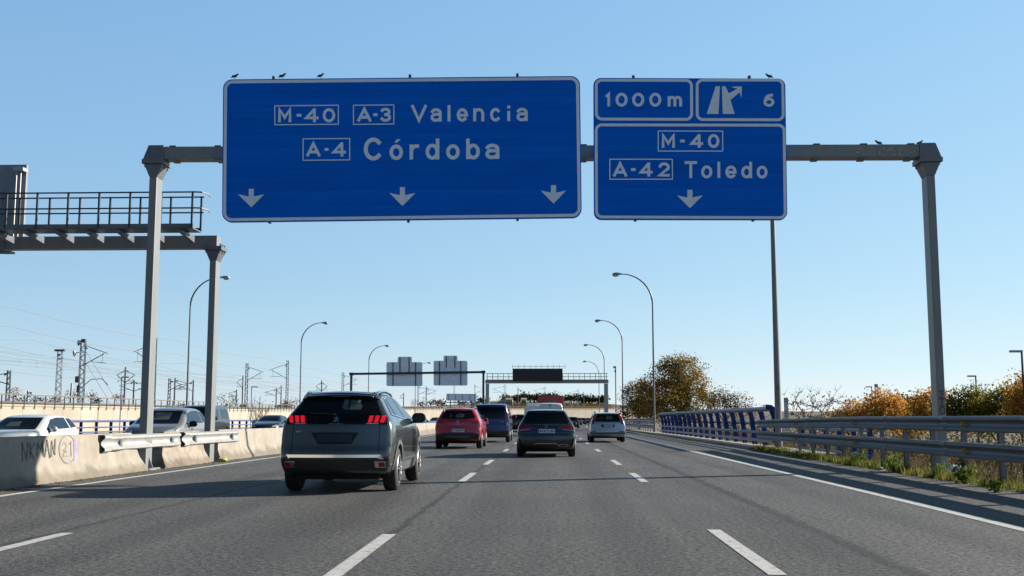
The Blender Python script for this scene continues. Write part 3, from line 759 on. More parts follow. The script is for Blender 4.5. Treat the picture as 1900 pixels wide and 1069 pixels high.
arrow(sg, A5, 1094, 797, 832, 919, 1009, 1178)
for px, pyt, pyb in ((508, 146, 411), (761, 143, 409), (960, 141, 406)):
    t_, b_ = at(px, pyt, SY + 0.14), at(px, pyb, SY + 0.14)
    mb = MB(); mb.box((t_.x, SY + 0.14, (t_.z + b_.z) / 2), (0.06, 0.1, t_.z - b_.z + 0.1)); loc(mb.build('bracket', 'dark_steel', sg), sg)

s2 = thing('motorway_sign', 'smaller blue motorway sign for Toledo with exit 6 and 1000 m panels', 'motorway sign', at(1281, 408, GY))
C2 = [(1101, 144.5), (1457, 146), (1461, 408), (1102, 407.5)]
loc(plate(C2, 14, SY, SY + 0.09).build('panel', 'sign_blue', s2), s2)
for c in ([(84, 93), (732, 95), (734, 371), (86, 369)], [(751, 93), (1335, 93), (1340, 374), (752, 372)], [(84, 389), (1344, 391), (1352, 1021), (86, 1016)]):
    loc(ring([A6.p(*p) for p in c], 5.2, 13, SY - 0.004, 10).build('border', 'sign_white', s2, fix=False), s2)
mb = MB(); letters(mb, A6, row('1000', [(155, 187), (221, 301), (331, 411), (444, 524)], 186, 278) + [('m', 566, 661, 207, 278)], 19, SY - 0.006)
loc(mb.build('lettering', 'sign_white', s2, fix=False), s2)
mb = MB(); letters(mb, A6, [('6', 1199, 1271, 192, 279)], 19, SY - 0.006); loc(mb.build('exit_number', 'sign_white', s2, fix=False), s2)
mb = MB()
for poly, fs in (([(883, 143), (911, 143), (902, 326), (824, 326)], [(0, 1, 2, 3)]),
                 ([(924, 143), (948, 143), (970, 190), (1026, 160), (984, 146), (1056, 144), (1054, 217), (1040, 184), (981, 233), (1008, 326), (930, 326)],
                  [(0, 1, 2, 8, 9, 10), (2, 3, 7, 8), (3, 4, 5), (3, 5, 7), (5, 6, 7)])):
    mb.add([at(*A6.p(x, y), SY - 0.006) for x, y in poly], fs)
loc(mb.build('exit_symbol', 'sign_white', s2, fix=False), s2)
shield(s2, A6, [(500, 435), (933, 436), (933, 575), (500, 575)], row('M-40', [(526, 614), (647, 681), (715, 801), (831, 908)], 459, 551), 19)
shield(s2, A6, [(180, 622), (600, 622), (601, 761), (180, 761)], row('A-42', [(204, 299), (322, 356), (380, 468), (504, 581)], 646, 741), 19)
mb = MB(); letters(mb, A6, [('T', 676, 761, 638, 751), ('o', 787, 861, 666, 752), ('l', 892, 916, 641, 751), ('e', 947, 1021, 667, 752), ('d', 1052, 1124, 641, 752), ('o', 1154, 1226, 668, 753)], 19, SY - 0.006)
loc(mb.build('lettering', 'sign_white', s2, fix=False), s2)
arrow(s2, A6, 713, 828, 864, 949, 628, 798)
for px, pyt, pyb in ((1175, 144.5, 407), (1390, 145, 407)):
    t_, b_ = at(px, pyt, SY + 0.14), at(px, pyb, SY + 0.14)
    mb = MB(); mb.box((t_.x, SY + 0.14, (t_.z + b_.z) / 2), (0.06, 0.1, t_.z - b_.z + 0.1)); loc(mb.build('bracket', 'dark_steel', s2), s2)

# birds resting on the signs and the beam
def bird(px, py, Y, face, label, s=1.0):
    p = at(px, py, Y); t = thing('bird', label, 'bird', p, 0, 'birds perched on the gantry'); s *= 0.72
    mb = MB(); k = s * face
    mb.tube([(-0.15 * k, 0, 0.035 * s), (-0.1 * k, 0, 0.05 * s), (-0.05 * k, 0, 0.068 * s), (0, 0, 0.085 * s), (0.04 * k, 0, 0.105 * s), (0.062 * k, 0, 0.13 * s), (0.08 * k, 0, 0.15 * s), (0.1 * k, 0, 0.155 * s), (0.112 * k, 0, 0.152 * s), (0.14 * k, 0, 0.147 * s)],
            [0.008 * s, 0.018 * s, 0.036 * s, 0.045 * s, 0.04 * s, 0.03 * s, 0.03 * s, 0.026 * s, 0.01 * s, 0.002 * s], 10)
    mb.build('body', 'bird_dark', t, smooth=True)
    for y in (-0.015, 0.015):
        mb = MB(); mb.tube([(0.0, y * s, 0.055 * s), (0.008 * k, y * s, 0.0)], 0.005 * s, 5); mb.tube([(-0.01 * k, y * s, 0.003), (0.03 * k, y * s, 0.003)], 0.004 * s, 5)
        mb.build('leg', 'bird_pale', t)
    for y in (-0.04, 0.04):
        mb = MB(); mb.ellipsoid((-0.03 * k, y * s, 0.083 * s), (0.075 * s, 0.009 * s, 0.028 * s)); mb.build('wing', 'bird_dark', t, smooth=True)
bird(436, 146, SY + 0.04, 1, 'dark bird perched at the left corner of the Valencia sign')
bird(524, 145.5, SY + 0.04, 1, 'dark upright bird perched second from left on the Valencia sign', 1.05)
bird(595, 144.8, SY + 0.04, 1, 'dark bird perched third from left on the Valencia sign', 0.95)
bird(1427, 146, SY + 0.04, -1, 'dark bird perched on top of the Toledo sign')
bird(1630, 269.5, GY, -1, 'dark bird perched on the bare gantry beam right of the signs')
bird(1707, 269, GY, 1, 'dark bird perched at the gantry knee above the right post', 0.9)

# ------------------------------------------------------------------ second gantry over the opposite carriageway
QY = 30.7
q = thing('overhead_gantry', 'grey gantry over the opposite carriageway with a railed service walkway', 'gantry', (-9.6, QY, 0))
zt = at(200, 438, QY - 0.2).z; zb = at(200, 461, QY - 0.2).z; zc = (zt + zb) / 2
qx = at(392, 700, QY).x
mb = MB(); portal_post(mb, qx, QY, -0.1, zb - 0.35, 0.19, 0.4); loc(mb.build('post', 'gantry_paint', q, bevel=0.02), q)
mb = MB(); knee(mb, qx, QY, zb - 0.08, 0.19, 0.4, 1); loc(mb.build('post_head', 'galv_steel', q), q)
mb = MB(); mb.box(((qx + 0.1 - 30) / 2, QY, zc), (30.1 + qx, 0.4, zt - zb)); loc(mb.build('beam', 'gantry_paint', q, bevel=0.015), q)
mb = MB(); portal_post(mb, -30.0, QY, -0.3, zb - 0.05, 0.25, 0.44); loc(mb.build('post', 'gantry_paint', q, bevel=0.02), q)
y0, y1 = 29.15, 29.86
zd = at(360, 422, y0).z; xe = at(358, 422, y0).x
deck = MB(); deck.box(((xe - 27) / 2, (y0 + y1) / 2, zd - 0.015), (27 + xe, y1 - y0, 0.03)); deck.box(((xe - 27) / 2, y0 - 0.01, zd + 0.05), (27 + xe, 0.02, 0.12)); deck.box(((xe - 27) / 2, y1 + 0.01, zd + 0.05), (27 + xe, 0.02, 0.12))
loc(deck.build('walkway_deck', 'galv_steel', q), q)
for i in range(14):
    x = xe - 0.35 - 0.877 * i
    mb = MB(); mb.add([(x - 0.05, y0, zd - 0.07), (x + 0.05, y0, zd - 0.07), (x + 0.05, y1 + 0.35, zd - 0.07), (x - 0.05, y1 + 0.35, zd - 0.07), (x - 0.05, y0, zd - 0.13), (x + 0.05, y0, zd - 0.13), (x + 0.05, y1 + 0.35, zd - 0.26), (x - 0.05, y1 + 0.35, zd - 0.26)],
                      [(0, 1, 2, 3), (7, 6, 5, 4), (0, 4, 5, 1), (1, 5, 6, 2), (2, 6, 7, 3), (3, 7, 4, 0)])
    loc(mb.build('walkway_bracket', 'galv_steel', q), q)
for yy, dx in ((y0, 0.0), (y1, 0.02)):
    for i in range(14):
        x = xe + dx - 0.04 - 0.877 * i
        mb = MB(); mb.bar((x, yy, zd), (x, yy, zd + 1.02), 0.05); loc(mb.build('railing_post', 'dark_steel', q), q)
    mb = MB()
    for h in (1.0, 0.55): mb.tube([(-27, yy, zd + h), (xe + 0.05, yy, zd + h)] + ([(xe + 0.2, yy + 0.05, zd + h)] if yy == y0 else []), 0.022, 6)
    loc(mb.build('handrail', 'dark_steel', q), q)
mb = MB()
for h in (1.0, 0.55): mb.tube([(xe + 0.2, y0 + 0.05, zd + h), (xe + 0.3, (y0 + y1) / 2, zd + h), (xe + 0.24, y1, zd + h)], 0.022, 6)
loc(mb.build('end_rail', 'galv_bright', q), q)
mb = MB(); x5 = at(12, 450, QY).x
mb.box((x5, QY - 0.23, zc), (0.14, 0.05, zt - zb + 0.3)); mb.box((x5 + 0.1, QY - 0.1, zb - 0.09), (0.3, 0.3, 0.06)); loc(mb.build('clamp', 'galv_steel', q), q)

sp = thing('sign_panel', 'grey back of a tall sign panel rising beside the service walkway', 'sign', at(20, 430, QY + 0.5))
Yp = QY + 0.55; xr = at(49, 360, Yp).x; ztop = at(50, 306, Yp).z; zbot = zd - 0.05
mb = MB(); mb.box((xr - 2.2, Yp, (ztop + zbot) / 2), (4.4, 0.12, ztop - zbot)); loc(mb.build('panel', 'sign_back_dark', sp, bevel=0.02), sp)
xa = at(30, 360, Yp - 0.15).x
for dx in (0, 0.13):
    mb = MB(); mb.tube([(xa + dx, Yp - 0.2, zbot), (xa + dx, Yp - 0.2, ztop - 0.22)], 0.025); loc(mb.build('support_tube', 'galv_bright', sp), sp)
mb = MB(); mb.box((xa + 0.12, Yp - 0.2, ztop - 0.2), (0.3, 0.3, 0.1)); loc(mb.build('bracket', 'galv_bright', sp), sp)
mb = MB(); mb.box((xa - 0.75, Yp - 0.085, (ztop + zbot) / 2 - 0.2), (0.6, 0.05, 1.2)); loc(mb.build('access_hatch', 'sign_back_dark', sp), sp)

# ------------------------------------------------------------------ street lamps
def lamp_proto(reach, H, rad, mat_pole, label, group, name='street_lamp', r0=0.1):
    t = thing(name, label, 'street lamp', (0, 0, 0), 0, group)
    path = [(0, 0, 0), (0, 0, H - rad * 2.2), (0, 0, H - rad)]
    path += [(-rad * (1 - math.cos(a)), 0, H - rad + rad * math.sin(a)) for a in [math.pi / 2 * i / 10 for i in range(1, 11)]]
    path += [(-reach + 0.75, 0, H - 0.01)]
    n = len(path); rs = [r0 - (r0 - 0.045) * min(1, i / (n - 3)) for i in range(n)]
    rs[1] = r0 * 0.72; rs[2] = r0 * 0.64
    MB().tube(path, rs, 10).build('pole', mat_pole, t, smooth=True)
    MB().box((0, 0, 0.02), (0.4, 0.4, 0.04)).build('base_plate', mat_pole, t)
    hd = MB(); hd.tube([(-reach + 0.85, 0, H), (-reach + 0.6, 0, H + 0.02), (-reach + 0.35, 0, H), (-reach + 0.1, 0, H - 0.04), (-reach, 0, H - 0.08)], [0.05, 0.11, 0.16, 0.15, 0.05], 10)
    h = hd.build('lamp_head', 'pale_steel', t, smooth=True)
    MB().ellipsoid((-reach + 0.28, 0, H - 0.13), (0.27, 0.13, 0.1)).build('diffuser', 'lamp_glass', h, smooth=True)
    return t
lp = lamp_proto(3.4, 13.6, 2.6, 'galv_steel', 'slim curved street lamp rising behind the blue bridge railing', 'curved lamps along the right side')
def lamp_to(o, px, Y, label, flip_=False):
    p = at(px, 771, Y); o.location = (p.x, Y, road_z(Y) - 0.05); o.rotation_euler = (0, 0, math.pi if flip_ else 0); o['label'] = label
lamp_to(lp, 1214, 92, 'tall slim curved street lamp rising where the blue railing ends')
for px, Y, lb in ((1156, 136, 'curved street lamp on the right standing against the brown tree'), (1122, 181, 'curved street lamp just behind the right leg of the black display gantry'), (1112, 233, 'smallest curved street lamp seen through the display gantry railing')):
    lamp_to(copy_tree(lp), px, Y, lb)
for px, Y, lb in ((346, 93, 'curved street lamp at left whose head shows past the farther gantry post'), (556, 138, 'curved street lamp on the left rising beyond the SUV roof'), (683, 182, 'curved street lamp left of the sign backs on the black gantry'), (770, 238, 'curved lamp peeking out between the two sign backs')):
    c = copy_tree(lp); c['group'] = 'curved lamps along the left side'; lamp_to(c, px, Y, lb, True)
l0 = lamp_proto(3.4, 13.6, 2.6, 'gantry_paint', 'grey lamp pole rising behind the Toledo sign at the end of the blue railing', 'curved lamps along the right side', r0=0.135)
l0.location = (at(1444, 771, 42.2).x, 42.2, road_z(42.2) - 0.1)
mb = MB()
for k, ch in enumerate('ONLIPS'):
    z0 = at(1444, 716 + 6.6 * k, 42).z - l0.location.z
    for vs, fs, qq in glyph2d(ch, -0.05, 0.05, -0.055, 0.055, 0.02):
        mb.add([(u, -0.128 + 0.6 * u * u - 0.001 * qq, z0 + v) for u, v in vs], fs)
mb.build('graffiti_letters', 'graffiti_black', l0, fix=False)

def modern_lamp(px, py, Y, zbase, label):
    p = at(px, py, Y); t = thing('street_lamp', label, 'street lamp', (p.x + 0.28, Y, zbase), 0, 'flat-headed lamps of the side road')
    H = p.z - zbase
    MB().tube([(0, 0, 0), (0, 0, H)], [0.08, 0.05]).build('pole', 'dark_steel', t, smooth=True)
    MB().box((-0.28, 0, H), (0.6, 0.25, 0.11)).build('lamp_head', 'pale_steel', t, bevel=0.02)
modern_lamp(1885, 652, 55, -2, 'flat-headed street lamp cut by the right edge of the photo')
modern_lamp(1803, 698, 80, -2, 'flat-headed street lamp standing among the green trees at right')
modern_lamp(1612, 718, 110, -2, 'flat-headed street lamp above the orange trees')

# ------------------------------------------------------------------ gantry with sign backs over the opposite carriageway
by_ = 156.0
bg = thing('overhead_gantry', 'thin black gantry far ahead carrying two grey sign backs', 'gantry', (-20, by_, 0))
z1 = at(774, 692, by_).z; xl, xr_ = at(652, 700, by_).x, at(897, 700, by_).x
za, zb_ = at(652, 694, by_).z, at(897, 690.5, by_).z
mb = MB(); mb.bar((xl - 0.2, by_, za), (xr_ + 0.2, by_, zb_), 0.35, 0.32); loc(mb.build('beam', 'dark_steel', bg), bg)
for x, z in ((xl, za), (xr_, zb_)):
    mb = MB(); mb.box((x, by_, z / 2 - 0.5), (0.3, 0.4, z + 0.6)); mb.box((x, by_, z + 0.0), (0.55, 0.5, 0.42)); loc(mb.build('post', 'dark_steel', bg), bg)
def sign_back(label, main, tab, ribs, tabribs):
    t = thing('motorway_sign', label, 'sign', at((main[0] + main[2]) / 2, main[3], by_ - 0.4), 0, 'sign backs over the opposite carriageway')
    def r4(b): return [(b[0], b[1]), (b[2], b[1]), (b[2], b[3]), (b[0], b[3])]
    Yb = by_ + 0.3
    loc(plate(r4(main), 3, Yb, Yb + 0.08).build('panel', 'sign_back', t), t)
    loc(plate(r4(tab), 2.5, Yb, Yb + 0.08).build('upper_panel', 'sign_back', t), t)
    mb = MB(); n = 11
    for i in range(n):
        y = main[1] + (main[3] - main[1]) * (i + 0.5) / n
        a, b = at(main[0] + 1, y, Yb - 0.03), at(main[2] - 1, y, Yb - 0.03); mb.bar(a, b, 0.06, 0.09)
    for i in range(3):
        y = tab[1] + 1 + (tab[3] - tab[1]) * (i + 0.5) / 3
        a, b = at(tab[0] + 1, y, Yb - 0.03), at(tab[2] - 1, y, Yb - 0.03); mb.bar(a, b, 0.06, 0.09)
    loc(mb.build('slat_ribs', 'sign_back', t), t)
    for x, ya, yb in ribs + tabribs:
        mb = MB(); mb.bar(at(x, ya, Yb - 0.12), at(x, yb, Yb - 0.12), 0.12, 0.1); loc(mb.build('bracket', 'dark_steel', t), t)
sign_back('grey slatted sign back on the black gantry, left one with a tab on top', (717, 672, 784, 716.5), (738, 662, 764.5, 674), [(729, 672, 716), (771, 672, 716)], [(742, 663, 692), (759, 663, 692)])
sign_back('grey slatted sign back on the black gantry, right one with a tab on top', (804.5, 669.5, 867.5, 715.5), (823, 660, 849, 671), [(815.5, 670, 715), (855, 670, 715)], [(828, 661, 682), (844, 661, 682)])

# ------------------------------------------------------------------ gantry with the black message display
VY = 168.0
v = thing('overhead_gantry', 'grey gantry far ahead with railed walkway carrying a black display', 'gantry', (0, VY, 0))
xl, xr_ = at(904.5, 740, VY).x, at(1125, 740, VY).x; zt, zb_ = at(1015, 706.5, VY).z, at(1015, 712, VY).z
zt2 = at(1015, 705.5, VY).z; zb2 = at(1015, 711.5, VY).z
mb = MB(); mb.box(((xl + xr_) / 2, VY, (zt2 + zb2) / 2), (xr_ - xl + 0.7, 0.6, zt2 - zb2)); loc(mb.build('beam', 'pale_galv', v), v)
for x in (xl, xr_):
    mb = MB(); mb.box((x, VY, zb2 / 2 - 0.5), (0.55, 0.6, zb2 + 0.9)); loc(mb.build('post', 'pale_galv', v), v)
mb = MB(); mb.box(((xl + xr_) / 2, VY - 0.75, zt2 + 0.03), (xr_ - xl + 0.4, 0.9, 0.06)); loc(mb.build('walkway_deck', 'pale_galv', v), v)
zr = at(1015, 693, VY - 1.2).z
for yy in (VY - 1.2, VY - 0.35):
    mb = MB()
    for h in (0.0, -0.5): mb.tube([(xl - 0.1, yy, zr + h), (xr_ + 0.2, yy, zr + h)], 0.035, 5)
    loc(mb.build('handrail', 'pale_galv', v), v)
    for i in range(23):
        x = xl + (xr_ - xl) * i / 22; mb = MB(); mb.bar((x, yy, zt2), (x, yy, zr), 0.06); loc(mb.build('railing_post', 'pale_galv', v), v)
d = thing('message_display', 'blank black message display mounted on the far grey gantry', 'display', at(997, 708, VY - 1.4))
a, b = at(951, 684, VY - 1.5), at(1044, 708, VY - 1.5)
mb = MB(); mb.box(((a.x + b.x) / 2, VY - 1.3, (a.z + b.z) / 2), (b.x - a.x, 0.4, a.z - b.z)); loc(mb.build('case', 'pale_galv', d), d)
mb = MB(); mb.box(((a.x + b.x) / 2, VY - 1.52, (a.z + b.z) / 2), (b.x - a.x - 0.06, 0.05, a.z - b.z - 0.06)); loc(mb.build('screen', 'screen_black', d), d)
mb = MB(); zr2 = at(997, 680, VY - 1.1).z
mb.tube([(a.x, VY - 1.05, zr2), (b.x + 0.4, VY - 1.05, zr2)], 0.03, 5); loc(mb.build('handrail', 'pale_steel', d), d)
for i in range(10):
    x = a.x + (b.x + 0.4 - a.x) * i / 9; mb = MB(); mb.bar((x, VY - 1.05, a.z - 0.02), (x, VY - 1.05, zr2 + 0.3), 0.05); loc(mb.build('railing_post', 'pale_steel', d), d)

# grey panel on legs far ahead
gp = thing('sign_panel', 'grey ribbed sign back on legs beyond the red SUV', 'sign', at(856, 770, 262))
mb = plate([(828.5, 730.5), (884, 731), (883.5, 744), (827.5, 743)], 1, 262, 262.15); loc(mb.build('panel', 'sign_back', gp), gp)
for x in (832, 845, 858, 872, 881):
    mb = MB(); mb.bar(at(x, 731, 261.9), at(x, 744, 261.9), 0.12); loc(mb.build('rib', 'pale_steel', gp), gp)
for x in (836, 876):
    p = at(x, 744, 262.3); mb = MB(); mb.bar((p.x, p.y, p.z + 1.5), (p.x, p.y, -1), 0.25); loc(mb.build('leg', 'galv_steel', gp), gp)
mb = MB(); mb.bar(at(827, 746.5, 261.5), at(884, 747.5, 261.5), 0.2); loc(mb.build('catwalk', 'pale_steel', gp), gp)
cp = thing('camera_pole', 'thin camera pole right of the display gantry', 'camera pole', (at(1143, 771, 190).x, 190, -0.8))
MB().tube([(0, 0, 0), (0, 0, at(1143, 681, 190).z + 0.8)], 0.1, 6).build('pole', 'galv_steel', cp)
MB().box((-0.15, -0.1, at(1143, 681, 190).z + 0.75), (0.5, 0.4, 0.35)).build('camera', 'pale_steel', cp)
MB().box((-0.05, -0.1, at(1143, 688, 190).z + 0.75), (0.3, 0.3, 0.5)).build('control_box', 'pale_steel', cp)
mk = thing('marker_post', 'white marker post with dark bands behind the guard rail', 'marker post', at(1460, 800, 44))
zb3 = at(1460, 800, 44).z
MB().box((0, 0, 0.5), (0.16, 0.06, at(1460, 738, 44).z - zb3 - 0.0)).build('post', 'road_paint', mk) .location = (0, 0, (at(1460, 738, 44).z - zb3) / 2 - 0.5)
for k, y in enumerate((741, 745, 763, 767.5, 772)):
    MB().box((0, -0.001, at(1460, y, 44).z - zb3), (0.166, 0.064, 0.028)).build('band', 'blue_steel' if k < 2 else 'dark_steel', mk)
# ------------------------------------------------------------------ vehicles
pm('tyre', (0.012, 0.012, 0.013), 0.8, var=0.2)
pm('rim_alloy', (0.28, 0.29, 0.31), 0.35, 0.8, var=0.05)
pm('rim_steel', (0.2, 0.2, 0.21), 0.4, 0.6, var=0.05)
pm('wheel_well', (0.006, 0.006, 0.006), 0.9, var=0.1)
pm('black_plastic', (0.014, 0.015, 0.016), 0.55, var=0.15, scale=10)
pm('grey_plastic', (0.07, 0.072, 0.075), 0.5, var=0.1)
pm('black_gloss', (0.005, 0.005, 0.006), 0.12, var=0.05, spec=0.3)
pm('car_glass', (0.004, 0.005, 0.006), 0.05, var=0.05, spec=0.3)
pm('side_glass', (0.004, 0.006, 0.008), 0.06, var=0.05, spec=0.9)
pm('seen_through', (0.07, 0.085, 0.08), 0.35, var=0.25, scale=9)
pm('cabin_dark', (0.012, 0.013, 0.014), 0.5, var=0.4, scale=5)
pm('chrome', (0.75, 0.75, 0.76), 0.12, 1.0, var=0.03)
pm('plate_white', (0.6, 0.62, 0.63), 0.45, var=0.05)
pm('plate_dark', (0.005, 0.007, 0.016), 0.3, var=0.3)
pm('plate_ink', (0.02, 0.02, 0.025), 0.5, var=0.1)
pm('plate_blue', (0.02, 0.07, 0.4), 0.4, var=0.05)
pm('brake_lens', (0.5, 0.008, 0.012), 0.2, var=0.15, scale=20, coat=0.6)
pm('tail_lens', (0.26, 0.006, 0.01), 0.18, var=0.2, scale=20, coat=0.6)
pm('dark_lens', (0.05, 0.008, 0.01), 0.18, var=0.2, scale=20, coat=0.6)
pm('clear_lens', (0.45, 0.45, 0.46), 0.15, var=0.1, coat=0.5)
pm('orange_lens', (0.6, 0.2, 0.02), 0.2, var=0.1)
pm('sticker', (0.4, 0.42, 0.36), 0.6, var=0.2)
_b = pm('lit_tail_lens', (0.5, 0.008, 0.012), 0.2, var=0.15, scale=20, coat=0.6).node_tree.nodes['Principled BSDF']
_b.inputs['Emission Color'].default_value = (1.0, 0.012, 0.035, 1); _b.inputs['Emission Strength'].default_value = 0.28
def paint_mat(name, c, metal=0.35, rough=0.32, coat=0.9):
    return pm(name, c, rough, metal, var=0.05, scale=30, coat=coat, stain=tuple(x * 0.85 + 0.01 for x in c), stain_lo=0.55, stain_hi=0.9)
paint_mat('paint_bronze_grey', (0.058, 0.061, 0.06), 0.55, 0.24)
paint_mat('paint_red', (0.42, 0.014, 0.025), 0.15)
paint_mat('paint_navy', (0.016, 0.024, 0.085), 0.2)
paint_mat('paint_slate', (0.024, 0.028, 0.035), 0.4)
paint_mat('paint_silver', (0.36, 0.39, 0.43), 0.5)
paint_mat('paint_white', (0.62, 0.62, 0.62), 0.0)
paint_mat('paint_grey', (0.22, 0.22, 0.23), 0.4)
paint_mat('paint_maroon', (0.11, 0.014, 0.018), 0.2)
paint_mat('paint_black', (0.02, 0.022, 0.028), 0.3)
paint_mat('paint_lorry_red', (0.28, 0.022, 0.028), 0.0, 0.5, 0.2)

def sdpoly(poly, py, pz):
    a = np.array(poly, float); b = np.roll(a, -1, 0)
    d = np.full(py.shape, 1e9); inside = np.zeros(py.shape, bool)
    for (ay, az), (by_, bz) in zip(a, b):
        ey, ez = by_ - ay, bz - az; wy, wz = py - ay, pz - az
        t = np.clip((wy * ey + wz * ez) / (ey * ey + ez * ez + 1e-12), 0, 1)
        d = np.minimum(d, (wy - ey * t) ** 2 + (wz - ez * t) ** 2)
        if az != bz: inside ^= ((az > pz) != (bz > pz)) & (py < ey * (pz - az) / (bz - az) + ay)
    d = np.sqrt(d); return np.where(inside, -d, d)
def chaikin(p, it=2):
    for _ in range(it):
        q = []
        for i in range(len(p)):
            a, b = p[i], p[(i + 1) % len(p)]
            q += [(a[0] * .82 + b[0] * .18, a[1] * .82 + b[1] * .18), (a[0] * .18 + b[0] * .82, a[1] * .18 + b[1] * .82)]
        p = q
    return p
def smax(a, b, k):
    h = np.maximum(k - np.abs(a - b), 0) / k
    return np.maximum(a, b) + h * h * k * 0.25

class Body:
    """implicit car body: side profile, section and plan curves blended smoothly"""
    def __init__(s, L, W, prof, sect, plan, bow_r=0.12, bow_f=0.25, crown=0.05, belt=1.0, k=0.06):
        s.L, s.W, s.prof = L, W, chaikin(prof); s.bow_r, s.bow_f, s.crown, s.belt, s.k = bow_r, bow_f, crown, belt, k
        zz = np.linspace(0, 3.5, 176); f = np.interp(zz, [p[0] for p in sect], [p[1] for p in sect])
        kr = np.array([1, 2, 3, 2, 1]) / 9.0; s.zz, s.zf = zz, np.convolve(np.pad(f, 2, 'edge'), kr, 'valid')
        yy = np.linspace(-.5, L + .5, 160); f = np.interp(yy, [p[0] for p in plan], [p[1] for p in plan])
        s.yy, s.yf = yy, np.convolve(np.pad(f, 2, 'edge'), kr, 'valid')
        s.H = max(p[1] for p in prof); s.z0 = min(p[1] for p in prof)
    def F(s, p):
        x, y, z = p[..., 0], p[..., 1], p[..., 2]
        hw = s.W / 2 * np.interp(z, s.zz, s.zf) * np.interp(y, s.yy, s.yf)
        q = np.minimum((x / (s.W / 2)) ** 2, 1.3)
        ye = y - s.bow_r * q * np.clip(1 - y / 1.3, 0, 1) + s.bow_f * q * np.clip(1 - (s.L - y) / 1.6, 0, 1)
        ze = z + s.crown * q * np.clip((z - s.belt) / 0.3, 0, 1)
        return smax(sdpoly(s.prof, ye, ze), np.abs(x) - hw, s.k)
    def grad(s, p):
        e = 2e-3; g = np.stack([s.F(p + np.eye(3)[i] * e) - s.F(p - np.eye(3)[i] * e) for i in range(3)], -1)
        return g / (np.linalg.norm(g, axis=-1, keepdims=True) + 1e-9)
    def shell(s, nx=14, ny=46, nz=20):
        idx, vs, fs = {}, [], []
        def vid(i, j, k):
            key = (i, j, k)
            if key not in idx:
                idx[key] = len(vs); vs.append((-s.W / 2 + s.W * i / nx, s.L * j / ny, s.z0 + (s.H - s.z0) * k / nz))
            return idx[key]
        for i in range(nx):
            for j in range(ny):
                for k in (0, nz): fs.append((vid(i, j, k), vid(i + 1, j, k), vid(i + 1, j + 1, k), vid(i, j + 1, k)))
        for j in range(ny):
            for k in range(nz):
                for i in (0, nx): fs.append((vid(i, j, k), vid(i, j + 1, k), vid(i, j + 1, k + 1), vid(i, j, k + 1)))
        for i in range(nx):
            for k in range(nz):
                for j in (0, ny): fs.append((vid(i, j, k), vid(i + 1, j, k), vid(i + 1, j, k + 1), vid(i, j, k + 1)))
        p = np.array(vs); sp = p.copy(); sp[:, 0] = 0; m = min(0.75, s.L * 0.2)
        sp[:, 1] = np.clip(p[:, 1], m, s.L - m); sp[:, 2] = min(0.72, (s.z0 + s.H) / 2)
        d = p - sp; lo = np.zeros(len(p)); hi = np.full(len(p), 1.6)
        for _ in range(26):
            mid = (lo + hi) / 2; ins = s.F(sp + d * mid[:, None]) < 0
            lo = np.where(ins, mid, lo); hi = np.where(ins, hi, mid)
        return sp + d * lo[:, None], fs
    def project(s, uv, view):
        """2-D outline coordinates -> body surface and its normal"""
        uv = np.array(uv, float); n = len(uv)
        if view == 'rear': o = np.stack([uv[:, 0], np.full(n, -.5), uv[:, 1]], 1); d = np.array([0, 1., 0]); far_ = 2.6
        elif view == 'front': o = np.stack([uv[:, 0], np.full(n, s.L + .5), uv[:, 1]], 1); d = np.array([0, -1., 0]); far_ = 3.6
        elif view == 'right': o = np.stack([np.full(n, s.W), uv[:, 0], uv[:, 1]], 1); d = np.array([-1., 0, 0]); far_ = s.W
        elif view == 'left': o = np.stack([np.full(n, -s.W), uv[:, 0], uv[:, 1]], 1); d = np.array([1., 0, 0]); far_ = s.W
        elif view == 'top': o = np.stack([uv[:, 0], uv[:, 1], np.full(n, s.H + .5)], 1); d = np.array([0, 0, -1.]); far_ = 2
        ts = np.linspace(0, far_, 90)
        ins = s.F(o[:, None, :] + d * ts[None, :, None]) < 0
        hit = np.where(ins.any(1), ts[ins.argmax(1)], far_)
        lo, hi = hit - far_ / 89, hit.copy()
        for _ in range(18):
            m = (lo + hi) / 2; ins = s.F(o + d * m[:, None]) < 0; hi = np.where(ins, m, hi); lo = np.where(ins, lo, m)
        p = o + d * hi[:, None]; return p, s.grad(p)

